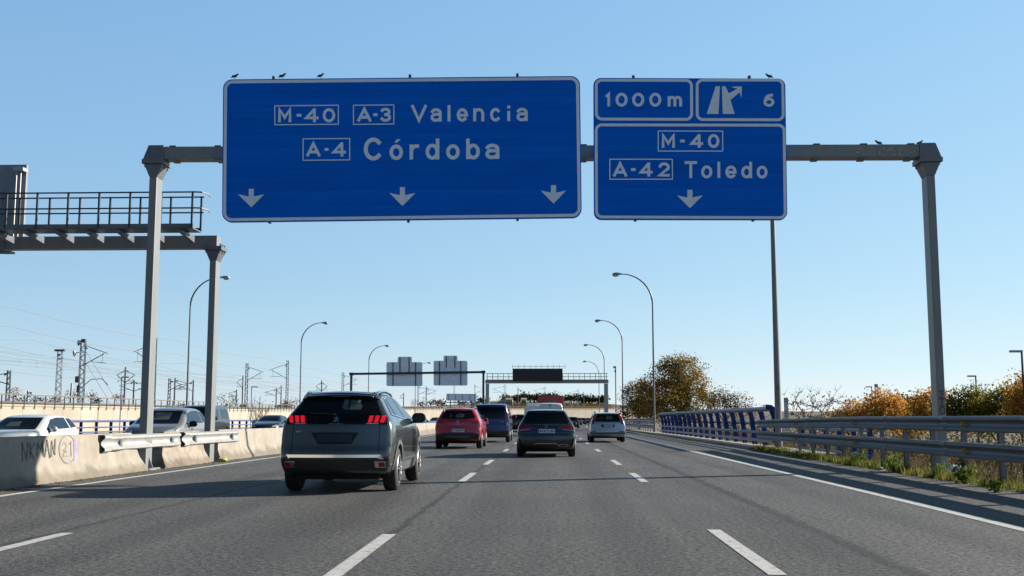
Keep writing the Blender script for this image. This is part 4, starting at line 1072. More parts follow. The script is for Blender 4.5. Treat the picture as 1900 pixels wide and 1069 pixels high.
def patch(body, poly, view, off, name, mat, parent, grid=0.09, skirt=0.02):
    """panel with a crisp outline laid on the body surface"""
    bm = bmesh.new()
    bm.faces.new([bm.verts.new((u, v, 0)) for u, v in poly])
    us, vs = [p[0] for p in poly], [p[1] for p in poly]
    for ax, a in ((0, us), (1, vs)):
        g = math.floor(min(a) / grid) * grid + grid
        while g < max(a) - 1e-4:
            no = (1, 0, 0) if ax == 0 else (0, 1, 0); co = (g, 0, 0) if ax == 0 else (0, g, 0)
            bmesh.ops.bisect_plane(bm, geom=bm.verts[:] + bm.edges[:] + bm.faces[:], plane_co=co, plane_no=no, dist=1e-5); g += grid
    bm.verts.ensure_lookup_table()
    p, nn = body.project([(v.co.x, v.co.y) for v in bm.verts], view)
    q = p + nn * off
    for v, c in zip(bm.verts, q): v.co = c
    bm.normal_update()
    ref = Vector(nn.mean(0))
    if sum((f.normal for f in bm.faces), Vector()).dot(ref) < 0: bmesh.ops.reverse_faces(bm, faces=bm.faces[:])
    bm.verts.index_update()
    nrm = {v: Vector(nn[v.index]) for v in bm.verts}
    be = [e for e in bm.edges if len(e.link_faces) == 1]; new = {}
    for e in be:
        for v in e.verts:
            if v not in new: new[v] = bm.verts.new(v.co - nrm[v] * (off + skirt))
        bm.faces.new([e.verts[0], e.verts[1], new[e.verts[1]], new[e.verts[0]]])
    bmesh.ops.recalc_face_normals(bm, faces=bm.faces[:])
    me = bpy.data.meshes.new(name); bm.to_mesh(me); bm.free()
    me.materials.append(MATS[mat]); me.polygons.foreach_set('use_smooth', [True] * len(me.polygons)); me.set_sharp_from_angle(angle=R(40))
    o = bpy.data.objects.new(name, me); COL.objects.link(o); o.parent = parent
    return o
def ribbon(body, pts, t, view, off, name, mat, parent):
    """thin line (seam, trim) drawn on the body"""
    fine = [pts[0]]
    for a, b in zip(pts, pts[1:]):
        m = max(1, int(math.hypot(b[0] - a[0], b[1] - a[1]) / 0.08)); fine += [(a[0] + (b[0] - a[0]) * i / m, a[1] + (b[1] - a[1]) * i / m) for i in range(1, m + 1)]
    v2, f2 = stroke2d(fine, t); p, nn = body.project(v2, view)
    mb = MB(); mb.add([tuple(c) for c in p + nn * off], f2); return mb.build(name, mat, parent, smooth=True)
def text_on(body, text, x0, x1, z0, z1, t, name, mat, parent, view='rear', off=0.006, gap=0.3):
    n = len(text); w = (x1 - x0) / (n + gap * (n - 1)); mb = MB()
    for i, ch in enumerate(text):
        if ch == ' ': continue
        a = x0 + i * w * (1 + gap)
        for vs, fs, q in glyph2d(ch, a, a + w, z0, z1, t):
            p, nn = body.project(vs, view); mb.add([tuple(c) for c in p + nn * (off + 0.0004 * q)], fs)
    return mb.build(name, mat, parent, fix=False)

def wheel(root, x, y, r, w, side, rim='rim_alloy', spokes=5, det=True):
    e = bpy.data.objects.new('wheel', None); COL.objects.link(e); e.parent = root; e.location = (x, y, r); e.empty_display_size = 0.1
    k = r / 0.34
    pr = [(-w / 2, r * .62), (-w / 2 - .002, r * .8), (-w / 2 + .012, r * .94), (-w / 2 + .04, r), (0, r * 1.004), (w / 2 - .04, r), (w / 2 - .012, r * .94), (w / 2 + .002, r * .8), (w / 2, r * .62), (-w / 2, r * .62)]
    MB().lathe(pr, (0, 0, 0), 28).build('tyre', 'tyre', e, smooth=True)
    mb = MB(); s = side * w / 2
    mb.lathe([(s * 1.0, r * .66), (s * 1.04, r * .62), (s * .8, r * .585), (s * .25, r * .56), (s * .2, 0.001)], (0, 0, 0), 24)
    rim_o = mb.build('rim', 'wheel_well', e, smooth=True)
    mb = MB(); mb.lathe([(s * 1.0, r * .68), (s * 1.07, r * .64), (s * 1.0, r * .6), (s * .85, r * .585)], (0, 0, 0), 24)
    for i in range(spokes):
        a = 2 * math.pi * i / spokes + .3; d = Vector((0, math.cos(a), math.sin(a))); tg = Vector((0, -d.z, d.y))
        for sh in (-.045, .045):
            mb.bar(Vector((s * 1.0, 0, 0)) + d * r * .12 + tg * sh * .5 * k, Vector((s * .98, 0, 0)) + d * r * .61 + tg * sh * k, 0.028, 0.034 * k, up=(1, 0, 0))
    mb.lathe([(s * .7, r * .17), (s * 1.05, r * .15), (s * 1.08, 0.001)], (0, 0, 0), 14)
    mb.build('hub_spokes', rim, e, smooth=False)
    return e

def mirror_unit(root, x, y, z, side, mat, s=1.0, rear=True):
    mb = MB(); mb.ellipsoid((0, 0, 0), (0.13 * s, 0.085 * s, 0.088 * s), 14, 9)
    vs = [Vector(v) for v in mb.v]
    mb.v = [(v.x, max(v.y, -0.045 * s) if rear else v.y, v.z * (1 + .25 * abs(v.x) / .13)) for v in vs]
    o = mb.build('door_mirror', mat, root, smooth=True); o.location = (x + side * 0.1, y, z)
    mb = MB(); mb.bar((-side * 0.02, 0.02, -0.06), (-side * 0.22, 0.05, -0.1), 0.07, 0.04); mb.build('mirror_arm', 'black_plastic', o)
    mb = MB(); mb.add([(0.105 * s * math.cos(a), -0.048 * s, 0.07 * s * math.sin(a)) for a in [2 * math.pi * i / 14 for i in range(14)]], [tuple(range(14))])
    mb.build('mirror_glass', 'car_glass', o)
    return o

def sym(poly): return [(-x, z) for x, z in poly]
def make_car(name, label, cat, x, y, spec, group=None, rz=0.0, scale=1.05, front=False, res=(14, 44, 20), dz=0.0):
    """x, y: centre of the rear bumper (of the front one when the car faces us), on the road"""
    p = rp(x, y, dz)
    c = thing(name, label, cat, p, rz, group); c.scale = (scale,) * 3
    b = Body(**spec['body']); s = spec
    vs, fs = b.shell(*res)
    R_, wy = s['wheel_r'], s['wheels']
    mb = MB(); mb.add([tuple(v) for v in vs], fs)
    body = mb.build('body', [s['paint'], 'wheel_well'], None, smooth=False)
    # wheel arches cut out of the shell
    cut = MB()
    for yy in wy:
        for sd in (-1, 1): cut.lathe([(sd * (b.W / 2 - .34), 0.001), (sd * (b.W / 2 - .34), R_ + .055), (sd * (b.W / 2 + .2), R_ + .055), (sd * (b.W / 2 + .2), 0.001)], (0, yy, R_ + 0.01), 26)
    co = cut.build('arch_cutter', 'wheel_well', None)
    md = body.modifiers.new('arch', 'BOOLEAN'); md.operation = 'DIFFERENCE'; md.object = co; md.solver = 'EXACT'
    dg = bpy.context.evaluated_depsgraph_get(); dg.update()
    me = bpy.data.meshes.new_from_object(body.evaluated_get(dg)); me.name = 'body'
    body.modifiers.clear(); body.data = me; bpy.data.objects.remove(co)
    if len(me.materials) < 2:
        me.materials.clear(); me.materials.append(MATS[s['paint']]); me.materials.append(MATS['wheel_well'])
    for f in me.polygons:
        f.use_smooth = True; f.material_index = 0
        for yy in wy:
            if abs(f.center.x) < b.W / 2 + .1 and math.hypot(f.center.y - yy, f.center.z - R_ - .01) < R_ + .05 and f.center.z < R_ * 2 + .2:
                if abs(f.center.x) < b.W / 2 * .93: f.material_index = 1
        if f.center.z < b.z0 + .03 and f.normal.z < -.5: f.material_index = 1
    me.set_sharp_from_angle(angle=R(38))
    body.parent = c
    for yy in wy:
        for sd in (-1, 1):
            wheel(c, sd * (b.W / 2 - .125), yy, R_, s.get('tyre_w', .225), sd, s.get('rim', 'rim_alloy'))
    mb = MB(); mb.box((0, b.L / 2, b.z0 + .02), (b.W - .5, b.L - .7, .12)); mb.build('underbody', 'wheel_well', c)
    for it in s['patches']:
        nm, view, poly, mat = it[:4]; off = it[4] if len(it) > 4 else .004
        if view == 'rear2' or view == 'front2':
            for q in (poly, sym(poly)): patch(b, q, view[:-1], off, nm, mat, c)
        elif view == 'side':
            for v in ('left', 'right'): patch(b, poly, v, off, nm, mat, c)
        else: patch(b, poly, view, off, nm, mat, c)
    for it in s.get('lines', []):
        nm, view, pts, t, mat = it[:5]; off = it[5] if len(it) > 5 else .003
        for v in (('left', 'right') if view == 'side' else (view,)): ribbon(b, pts, t, v, off, nm, mat, c)
    if 'mirror' in s:
        mx, my, mz = s['mirror'][:3]
        for sd in (-1, 1): mirror_unit(c, sd * mx, my, mz, sd, s.get('mirror_mat', s['paint']), s['mirror'][3] if len(s['mirror']) > 3 else 1.0)
    if 'extra' in s: s['extra'](c, b)
    return c

def plate_items(root, b, zc, txt, w=.52, h=.115, mat='plate_white', x=0.0, view='rear', off=.012):
    o = patch(b, [(x - w / 2, zc - h / 2), (x + w / 2, zc - h / 2), (x + w / 2, zc + h / 2), (x - w / 2, zc + h / 2)], view, off, 'number_plate', mat, root, skirt=.03)
    if txt:
        patch(b, [(x - w / 2, zc - h / 2), (x - w / 2 + .045, zc - h / 2), (x - w / 2 + .045, zc + h / 2), (x - w / 2, zc + h / 2)], view, off + .003, 'plate_band', 'plate_blue', o, skirt=0)
        text_on(b, txt, x - w / 2 + .07, x + w / 2 - .025, zc - h * .34, zc + h * .34, .016, 'lettering', 'plate_ink', o, view, off + .004)
    return o

# ---- dark bronze-grey SUV (nearest vehicle)
suv_prof = [(0.10, .30), (.03, .40), (0.0, .52), (.0, .62), (.05, .74), (.10, .95), (.13, 1.08), (.19, 1.22), (.50, 1.52), (.44, 1.575), (.62, 1.60), (1.2, 1.625), (1.9, 1.61), (2.35, 1.54), (3.1, 1.12), (3.7, 1.03), (4.15, .92), (4.38, .74), (4.44, .5), (4.36, .28), (3.9, .24), (.6, .26)]
suv_body = dict(L=4.44, W=1.84, prof=suv_prof, sect=[(0, .90), (.28, .93), (.5, .985), (.75, 1.0), (1.0, .985), (1.12, .95), (1.25, .86), (1.6, .60), (3.5, .4)],
                plan=[(-.5, .93), (0, .95), (.5, .99), (1.2, 1), (3.2, 1), (3.9, .96), (4.44, .8), (5, .7)], bow_r=.13, bow_f=.35, crown=.085, belt=1.2, k=.07)
def suv_extra(c, b):
    # plate recess with its dark plate
    patch(b, [(-.27, .765), (.26, .765), (.37, .945), (-.39, .945)], 'rear', .003, 'plate_recess', 'black_gloss', c)
    plate_items(c, b, .855, '', w=.56, h=.125, mat='plate_dark', x=-.01)
    # lion-like emblem: four crossing silver strokes
    mb = MB()
    for pts, t in (([(-.042, 1.105), (-.012, 1.13), (.03, 1.172)], .016), ([(-.04, 1.175), (-.005, 1.15), (.012, 1.13), (.042, 1.104)], .015), ([(-.005, 1.15), (.005, 1.19)], .018), ([(.018, 1.15), (.045, 1.158)], .011), ([(-.005, 1.135), (-.008, 1.1)], .011)):
        v2, f2 = stroke2d(pts, t); p, nn = b.project(v2, 'rear'); mb.add([tuple(q) for q in p + nn * (.016 + .001 * len(mb.v) / 10)], f2)
    mb.build('emblem', 'chrome', c, fix=False)
    text_on(b, 'PEUGEOT', -.105, .105, 1.066, 1.083, .004, 'lettering', 'chrome', c, off=.014, gap=.9)
    text_on(b, 'GT', -.63, -.545, .945, .972, .006, 'model_badge', 'chrome', c, off=.006, gap=.4)
    for sd in (-1, 1):
        mb = MB(); x = sd * .565
        mb.tube([(x, .56, 1.545), (x * 1.005, .66, 1.573), (x * 1.01, .85, 1.592), (x * 1.015, 1.4, 1.61), (x * 1.01, 2.0, 1.582), (x * 1.0, 2.3, 1.515)], [.02, .03, .028, .026, .026, .016], 8)
        mb.build('roof_rail', 'chrome', c, smooth=True)
        mb = MB(); x0, x1 = sd * .50, sd * .62
        mb.prism([(x0, .46, 1.50), (x1, .50, 1.46), (x1, .62, 1.42), (x1, .72, 1.55), (x0, .66, 1.585)], (sd * .012, 0, .012)); mb.build('spoiler_fin', 'black_gloss', c, bevel=.006)
    mb = MB(); mb.sweep([(x, .40 + .1 * x * x, -.07 * x * x) for x in [-.54 + .108 * i for i in range(11)]], [(0.0, 1.54), (-.03, 1.517), (-.2, 1.55), (-.35, 1.59), (-.2, 1.6)][::-1])
    sp_ = mb.build('spoiler', 'paint_bronze_grey', c, bevel=.008)
    MB().box((0.02, .412, 1.519), (.3, .02, .012)).build('third_brake_light', 'dark_lens', sp_)
    mb = MB(); mb.tube([(0, .28, 1.215), (-.02, .2, 1.225), (-.05, .2, 1.235)], .012, 6); mb.bar((-.03, .215, 1.235), (-.42, .19, 1.25), .018, .012); mb.build('rear_wiper', 'black_plastic', c)
    for sd in (-1, 1):
        mb = MB(); mb.bar((sd * .9, 1.35, .98), (sd * .915, 1.56, .985), .03, .025); mb.build('door_handle', 'chrome', c)
    # what shows through the rear window: seats, the windscreen opening, a sticker
    patch(b, [(.06, 1.33), (.12, 1.30), (.36, 1.30), (.38, 1.36), (.3, 1.45), (.08, 1.46)], 'rear', .0085, 'view_through', 'seen_through', c, skirt=0)
    patch(b, [(.15, 1.31), (.19, 1.31), (.19, 1.45), (.15, 1.45)], 'rear', .0095, 'seat_edge', 'cabin_dark', c, skirt=0)
    patch(b, [(.29, 1.405), (.335, 1.405), (.345, 1.45), (.3, 1.455)], 'rear', .0095, 'sticker', 'sticker', c, skirt=0)
def ring_arch(y, r0, r1, zc, n=16):
    return [(y + r1 * math.cos(math.pi * i / n), zc + r1 * math.sin(math.pi * i / n)) for i in range(n + 1)] + [(y - r0 * math.cos(math.pi * i / n), zc + r0 * math.sin(math.pi * i / n)) for i in range(n + 1)]
claw = lambda x, w: [(x, 1.10), (x + w, 1.10), (x + w + .026, 1.205), (x + .022, 1.205)]
suv = dict(body=suv_body, paint='paint_bronze_grey', wheels=(.86, 3.53), wheel_r=.345, tyre_w=.235, rim='rim_alloy',
  mirror=(.90, 2.72, 1.17), mirror_mat='black_gloss', extra=suv_extra,
  patches=[
   ('rear_window', 'rear', [(-.70, 1.225), (.70, 1.225), (.56, 1.51), (-.56, 1.51)], 'car_glass', .006),
   ('tailgate_panel', 'rear', [(-.80, 1.07), (.80, 1.07), (.80, 1.222), (-.80, 1.222)], 'black_gloss', .004),
   ('tail_light', 'rear2', claw(.50, .062), 'lit_tail_lens', .012), ('tail_light', 'rear2', claw(.595, .06), 'lit_tail_lens', .012), ('tail_light', 'rear2', claw(.69, .062), 'lit_tail_lens', .012),
   ('light_trim', 'rear2', [(.48, 1.075), (.67, 1.075), (.67, 1.087), (.48, 1.087)], 'chrome', .01),
   ('lower_bumper', 'rear', [(-.84, .28), (.84, .28), (.86, .53), (.80, .56), (-.80, .56), (-.86, .53)], 'black_plastic', .006),
   ('chrome_strip', 'rear', [(-.76, .53), (-.70, .555), (.66, .555), (.72, .53), (.78, .535), (.72, .60), (-.77, .60), (-.72, .54)], 'chrome', .014),
   ('reflector_surround', 'rear2', [(.64, .40), (.80, .40), (.80, .50), (.63, .50)], 'chrome', .012),
   ('reflector', 'rear2', [(.69, .415), (.79, .415), (.785, .487), (.70, .487)], 'tail_lens', .018),
   ('rear_quarter_window', 'side', [(.66, 1.24), (1.0, 1.215), (1.06, 1.47), (.9, 1.46)], 'side_glass', .006),
   ('rear_door_window', 'side', [(1.07, 1.21), (1.84, 1.17), (1.88, 1.51), (1.5, 1.515), (1.13, 1.485)], 'side_glass', .006),
   ('front_door_window', 'side', [(1.91, 1.165), (2.95, 1.12), (2.42, 1.44), (2.2, 1.49), (1.94, 1.51)], 'side_glass', .006),
   ('sill_cladding', 'side', [(1.27, .3), (3.12, .3), (3.12, .44), (1.27, .44)], 'grey_plastic', .014),
   ('door_trim', 'side', [(1.35, .46), (3.05, .46), (3.05, .50), (1.35, .49)], 'chrome', .012),
   ('arch_trim', 'side', ring_arch(.86, .40, .47, .35), 'grey_plastic', .012), ('arch_trim', 'side', ring_arch(3.53, .40, .47, .35), 'grey_plastic', .012),
   ('windscreen', 'front', [(-.66, 1.16), (.66, 1.16), (.56, 1.5), (-.56, 1.5)], 'car_glass', .006),
   ('headlight', 'front2', [(.5, .8), (.8, .84), (.78, .92), (.5, .88)], 'clear_lens', .01),
   ('grille', 'front', [(-.42, .5), (.42, .5), (.46, .82), (-.46, .82)], 'black_plastic', .008)],
  lines=[('window_trim', 'side', [(.64, 1.232), (1.1, 1.2), (1.9, 1.155), (2.95, 1.108)], .018, 'chrome', .009), ('seam', 'rear', [(-.69, 1.07), (-.69, .62)], .009, 'wheel_well'), ('seam', 'rear', [(.69, 1.07), (.69, .62)], .009, 'wheel_well'),
         ('seam', 'side', [(1.88, 1.16), (1.9, .5)], .008, 'wheel_well'), ('seam', 'side', [(1.02, 1.2), (1.12, .85), (1.32, .62)], .008, 'wheel_well'), ('window_trim', 'side', [(.9, 1.475), (1.3, 1.522), (1.9, 1.53), (2.3, 1.48), (2.95, 1.12)], .016, 'chrome', .008)])
make_car('suv', 'dark bronze-grey SUV with three-claw red tail lights in the second lane from the left', 'car', -3.57, 17.8, suv, res=(22, 64, 30))

# ---- red crossover
cro_prof = [(0.10, .32), (.02, .45), (0.0, .6), (.04, .74), (.10, .92), (.12, 1.05), (.22, 1.16), (.55, 1.49), (.5, 1.535), (.7, 1.56), (1.3, 1.585), (1.9, 1.575), (2.4, 1.49), (3.1, 1.12), (3.75, 1.02), (4.2, .9), (4.4, .7), (4.44, .5), (4.36, .28), (3.9, .24), (.6, .28)]
def red_extra(c, b):
    o = plate_items(c, b, .70, '0158KFP')
    mb = MB()
    for pts in ([(0, 1.105), (-.036, 1.05), (0, .995), (.036, 1.05), (0, 1.105)],):
        v2, f2 = stroke2d(pts, .017); p, nn = b.project(v2, 'rear'); mb.add([tuple(q) for q in p + nn * .014], f2)
    mb.build('emblem', 'chrome', c, fix=False)
    text_on(b, 'KADJAR', -.15, .15, .935, .963, .007, 'lettering', 'chrome', c, gap=.8)
    for sd in (-1, 1):
        x = sd * .6; mb = MB(); mb.tube([(x, .56, 1.52), (x, .66, 1.565), (x, 1.3, 1.595), (x, 2.0, 1.575), (x * .98, 2.3, 1.5)], .024, 8); mb.build('roof_rail', 'chrome', c, smooth=True)
    mb = MB(); mb.tube([(0, .95, 1.57), (0, .86, 1.65)], [.012, .006], 6); mb.build('antenna', 'black_plastic', c)
    patch(b, [(-.32, 1.2), (-.26, 1.2), (-.24, 1.33), (-.3, 1.33)], 'rear', .0085, 'view_through', 'seen_through', c, skirt=0)
    patch(b, [(-.1, 1.2), (.2, 1.2), (.24, 1.32), (.08, 1.36), (-.08, 1.3)], 'rear', .0085, 'view_through', 'seen_through', c, skirt=0)
cro = dict(body=dict(suv_body, prof=cro_prof, bow_r=.15, sect=[(0, .88), (.28, .92), (.5, .985), (.8, 1.0), (1.0, .97), (1.1, .92), (1.25, .83), (1.6, .63), (3.5, .4)], belt=1.15), paint='paint_red', wheels=(.88, 3.52), wheel_r=.345, extra=red_extra, mirror=(.82, 2.8, 1.1, .75), rim='rim_alloy',
  patches=[('rear_window', 'rear', [(-.62, 1.17), (-.3, 1.145), (.3, 1.145), (.62, 1.17), (.66, 1.22), (.52, 1.47), (-.52, 1.47), (-.66, 1.22)], 'car_glass', .006),
   ('tail_light', 'rear2', [(.45, .98), (.78, .96), (.86, 1.02), (.85, 1.08), (.62, 1.06), (.46, 1.03)], 'tail_lens', .01), ('lens_core', 'rear2', [(.5, 1.0), (.7, .99), (.7, 1.03), (.5, 1.02)], 'dark_lens', .014),
   ('lower_bumper', 'rear', [(-.84, .31), (.84, .31), (.88, .5), (.8, .58), (.45, .62), (-.45, .62), (-.8, .58), (-.88, .5)], 'black_plastic', .006),
   ('bumper_trim', 'rear', [(-.5, .44), (.5, .44), (.44, .5), (-.44, .5)], 'grey_plastic', .011),
   ('rear_door_window', 'side', [(.75, 1.22), (1.84, 1.14), (1.88, 1.48), (1.3, 1.48), (.98, 1.42)], 'side_glass', .006),
   ('front_door_window', 'side', [(1.91, 1.13), (2.95, 1.09), (2.42, 1.41), (1.94, 1.48)], 'side_glass', .006),
   ('arch_trim', 'side', ring_arch(.88, .40, .46, .35), 'black_plastic', .012), ('arch_trim', 'side', ring_arch(3.52, .40, .46, .35), 'black_plastic', .012), ('sill_cladding', 'side', [(1.27, .3), (3.1, .3), (3.1, .42), (1.27, .42)], 'black_plastic', .012),
   ('windscreen', 'front', [(-.64, 1.15), (.64, 1.15), (.55, 1.46), (-.55, 1.46)], 'car_glass', .006)],
  lines=[('seam', 'rear', [(-.8, .93), (-.3, .86), (.3, .86), (.8, .93)], .012, 'dark_lens'), ('seam', 'rear', [(-.62, .62), (-.5, .64), (.5, .64), (.62, .62)], .01, 'wheel_well')])
make_car('crossover', 'red crossover with chrome roof rails driving left of the navy van', 'car', -3.78, 43.9, cro)

# ---- navy van
van_prof = [(0.06, .32), (.0, .45), (0.0, .65), (.03, .8), (.06, 1.1), (.14, 1.45), (.28, 1.80), (.4, 1.89), (1.2, 1.92), (2.9, 1.9), (3.3, 1.84), (4.05, 1.22), (4.6, 1.08), (4.86, .85), (4.92, .5), (4.85, .28), (.6, .28)]
def van_extra(c, b):
    plate_items(c, b, .98, '4716HGX', x=-.36)
    text_on(b, 'VITO', .42, .62, .99, 1.03, .008, 'lettering', 'chrome', c, gap=.5)
    patch(b, [(-.5, 1.3), (-.4, 1.24), (-.3, 1.26), (-.32, 1.34), (-.42, 1.36)], 'rear', .0085, 'view_through', 'seen_through', c, skirt=0)
    mb = MB(); mb.bar((.1, .02, 1.2), (-.3, .0, 1.24), .02, .015); mb.build('rear_wiper', 'black_plastic', c)
van = dict(body=dict(L=4.92, W=1.9, prof=van_prof, sect=[(0, .9), (.3, .95), (.6, 1), (1.0, .995), (1.2, .96), (1.9, .8), (3.5, .5)], plan=[(-.5, .97), (0, .975), (.4, 1), (4, 1), (4.6, .92), (4.92, .78), (5.5, .7)], bow_r=.06, bow_f=.35, crown=.06, belt=1.7, k=.07),
  paint='paint_navy', wheels=(1.0, 4.05), wheel_r=.335, rim='rim_steel', mirror=(.95, 3.7, 1.25), mirror_mat='black_plastic', extra=van_extra,
  patches=[('rear_window', 'rear', [(-.72, 1.17), (.72, 1.17), (.66, 1.74), (-.66, 1.74)], 'car_glass', .006),
   ('tail_light', 'rear2', [(.78, .98), (.9, .98), (.84, 1.5), (.77, 1.5)], 'tail_lens', .012), ('clear_lens', 'rear2', [(.79, .82), (.9, .82), (.9, .98), (.78, .98)], 'clear_lens', .012),
   ('bumper', 'rear', [(-.9, .34), (.9, .34), (.9, .56), (-.9, .56)], 'black_plastic', .008), ('reflector', 'rear2', [(.72, .58), (.88, .58), (.88, .63), (.72, .63)], 'tail_lens', .012),
   ('side_window', 'side', [(.5, 1.2), (1.9, 1.2), (1.9, 1.68), (.55, 1.68)], 'side_glass', .006), ('front_door_window', 'side', [(2.5, 1.18), (3.9, 1.14), (3.3, 1.66), (2.5, 1.68)], 'side_glass', .006),
   ('windscreen', 'front', [(-.74, 1.22), (.74, 1.22), (.64, 1.78), (-.64, 1.78)], 'car_glass', .006)],
  lines=[('seam', 'rear', [(-.8, 1.13), (.8, 1.13)], .012, 'wheel_well'), ('seam', 'rear', [(-.76, .6), (.76, .6)], .012, 'wheel_well')])
make_car('van', 'navy blue van with tall tail lights beside the red crossover', 'van', -3.1, 55.8, van, scale=1.04)

# ---- slate hatchback in front of us
hat_prof = [(0.10, .24), (.03, .36), (0.0, .52), (.02, .64), (.08, .80), (.11, .92), (.30, 1.04), (.62, 1.36), (.56, 1.395), (.8, 1.415), (1.4, 1.435), (2.0, 1.42), (2.45, 1.32), (3.2, .98), (3.8, .88), (4.2, .76), (4.4, .6), (4.4, .4), (4.3, .22), (3.9, .2), (.6, .22)]
def hat_extra(c, b):
    plate_items(c, b, .775, '8241LKD', h=.12)
    mb = MB()
    v2, f2 = stroke2d([(.043 * math.cos(a), .92 + .043 * math.sin(a)) for a in [2 * math.pi * i / 20 for i in range(21)]], .007); p, nn = b.project(v2, 'rear'); mb.add([tuple(q) for q in p + nn * .012], f2)
    for k in range(3):
        a = math.pi / 2 + 2 * math.pi * k / 3; v2, f2 = stroke2d([(0, .92), (.04 * math.cos(a), .92 + .04 * math.sin(a))], .008); p, nn = b.project(v2, 'rear'); mb.add([tuple(q) for q in p + nn * (.013 + .001 * k)], f2)
    mb.build('emblem', 'chrome', c, fix=False)
    mb = MB(); mb.bar((.02, .34, 1.06), (.3, .4, 1.1), .018, .012); mb.build('rear_wiper', 'black_plastic', c)
    for sd in (-1, 1):
        patch(b, [(sd * .38, .325), (sd * .64, .325), (sd * .66, .365), (sd * .6, .385), (sd * .42, .385), (sd * .36, .36)], 'rear', .016, 'exhaust_trim', 'chrome', c)
        patch(b, [(sd * .41, .335), (sd * .62, .335), (sd * .635, .36), (sd * .6, .373), (sd * .43, .373), (sd * .39, .355)], 'rear', .022, 'exhaust_opening', 'wheel_well', c)
hat = dict(body=dict(L=4.42, W=1.8, prof=hat_prof, sect=[(0, .88), (.25, .93), (.45, .99), (.7, 1.0), (.88, .97), (.98, .91), (1.1, .82), (1.42, .62), (3.5, .4)], plan=[(-.5, .92), (0, .94), (.5, .99), (1.2, 1), (3.2, .99), (3.9, .95), (4.42, .78), (5, .7)], bow_r=.16, bow_f=.35, crown=.05, belt=1.0, k=.06),
  paint='paint_slate', wheels=(.82, 3.55), wheel_r=.33, extra=hat_extra, mirror=(.79, 2.8, .97, .7), rim='rim_alloy',
  patches=[('rear_window', 'rear', [(-.66, 1.0), (.66, 1.0), (.68, 1.05), (.54, 1.34), (-.54, 1.34), (-.68, 1.05)], 'car_glass', .006),
   ('tail_light', 'rear2', [(.36, .86), (.62, .83), (.80, .80), (.83, .86), (.80, .92), (.62, .93), (.4, .90)], 'tail_lens', .012),
   ('light_trim', 'rear2', [(.5, .815), (.8, .785), (.805, .80), (.5, .83)], 'clear_lens', .012),
   ('diffuser', 'rear', [(-.62, .26), (.62, .26), (.7, .34), (.5, .40), (-.5, .40), (-.7, .34)], 'black_plastic', .008),
   ('bumper_vent', 'rear2', [(.74, .36), (.80, .36), (.83, .56), (.78, .55)], 'wheel_well', .008), ('reflector', 'rear2', [(.5, .50), (.72, .51), (.72, .54), (.5, .53)], 'dark_lens', .01),
   ('rear_door_window', 'side', [(.8, 1.05), (1.84, 1.0), (1.88, 1.33), (1.3, 1.32), (1.0, 1.25)], 'side_glass', .006), ('front_door_window', 'side', [(1.91, .995), (3.0, .96), (2.45, 1.25), (1.94, 1.33)], 'side_glass', .006),
   ('windscreen', 'front', [(-.62, 1.0), (.62, 1.0), (.54, 1.32), (-.54, 1.32)], 'car_glass', .006)],
  lines=[('diffuser_trim', 'rear', [(-.36, .39), (-.28, .41), (.28, .41), (.36, .39)], .014, 'chrome', .014), ('seam', 'rear', [(-.75, .66), (.75, .66)], .01, 'wheel_well'), ('seam', 'rear', [(-.4, .72), (-.34, .84), (.34, .84), (.4, .72)], .008, 'wheel_well')])
make_car('hatchback', 'dark slate hatchback straight ahead in the lane of the white van and red lorry', 'car', -.15, 34.4, hat, scale=1.06, res=(18, 52, 24))

# ---- silver estate
est_prof = [(0.08, .28), (.02, .4), (0.0, .55), (.05, .72), (.10, .92), (.14, 1.0), (.42, 1.36), (.38, 1.40), (.6, 1.425), (1.4, 1.45), (2.2, 1.42), (2.6, 1.34), (3.3, 1.0), (3.9, .92), (4.35, .78), (4.6, .6), (4.62, .45), (4.5, .25), (.6, .24)]
def est_extra(c, b):
    patch(b, [(-.30, .72), (.30, .72), (.34, .86), (-.34, .86)], 'rear', .004, 'plate_recess', 'black_gloss', c)
    plate_items(c, b, .79, '5324BTC', w=.48, h=.1)
    mb = MB(); v2, f2 = stroke2d([(-.04, .93), (0, .955), (.04, .93)], .02); p, nn = b.project(v2, 'rear'); mb.add([tuple(q) for q in p + nn * .012], f2); mb.build('emblem', 'chrome', c, fix=False)
    for sd in (-1, 1):
        x = sd * .58; mb = MB(); mb.tube([(x, .5, 1.40), (x, .6, 1.46), (x, 1.5, 1.49), (x, 2.4, 1.43)], .018, 8); mb.build('roof_rail', 'black_plastic', c, smooth=True)
    patch(b, [(-.1, 1.1), (.25, 1.1), (.22, 1.25), (-.06, 1.28)], 'rear', .0085, 'view_through', 'seen_through', c, skirt=0)
    patch(b, [(-.52, 1.08), (-.2, 1.08), (-.2, 1.2), (-.3, 1.26), (-.44, 1.2)], 'rear', .0085, 'seat_back', 'cabin_dark', c, skirt=0)
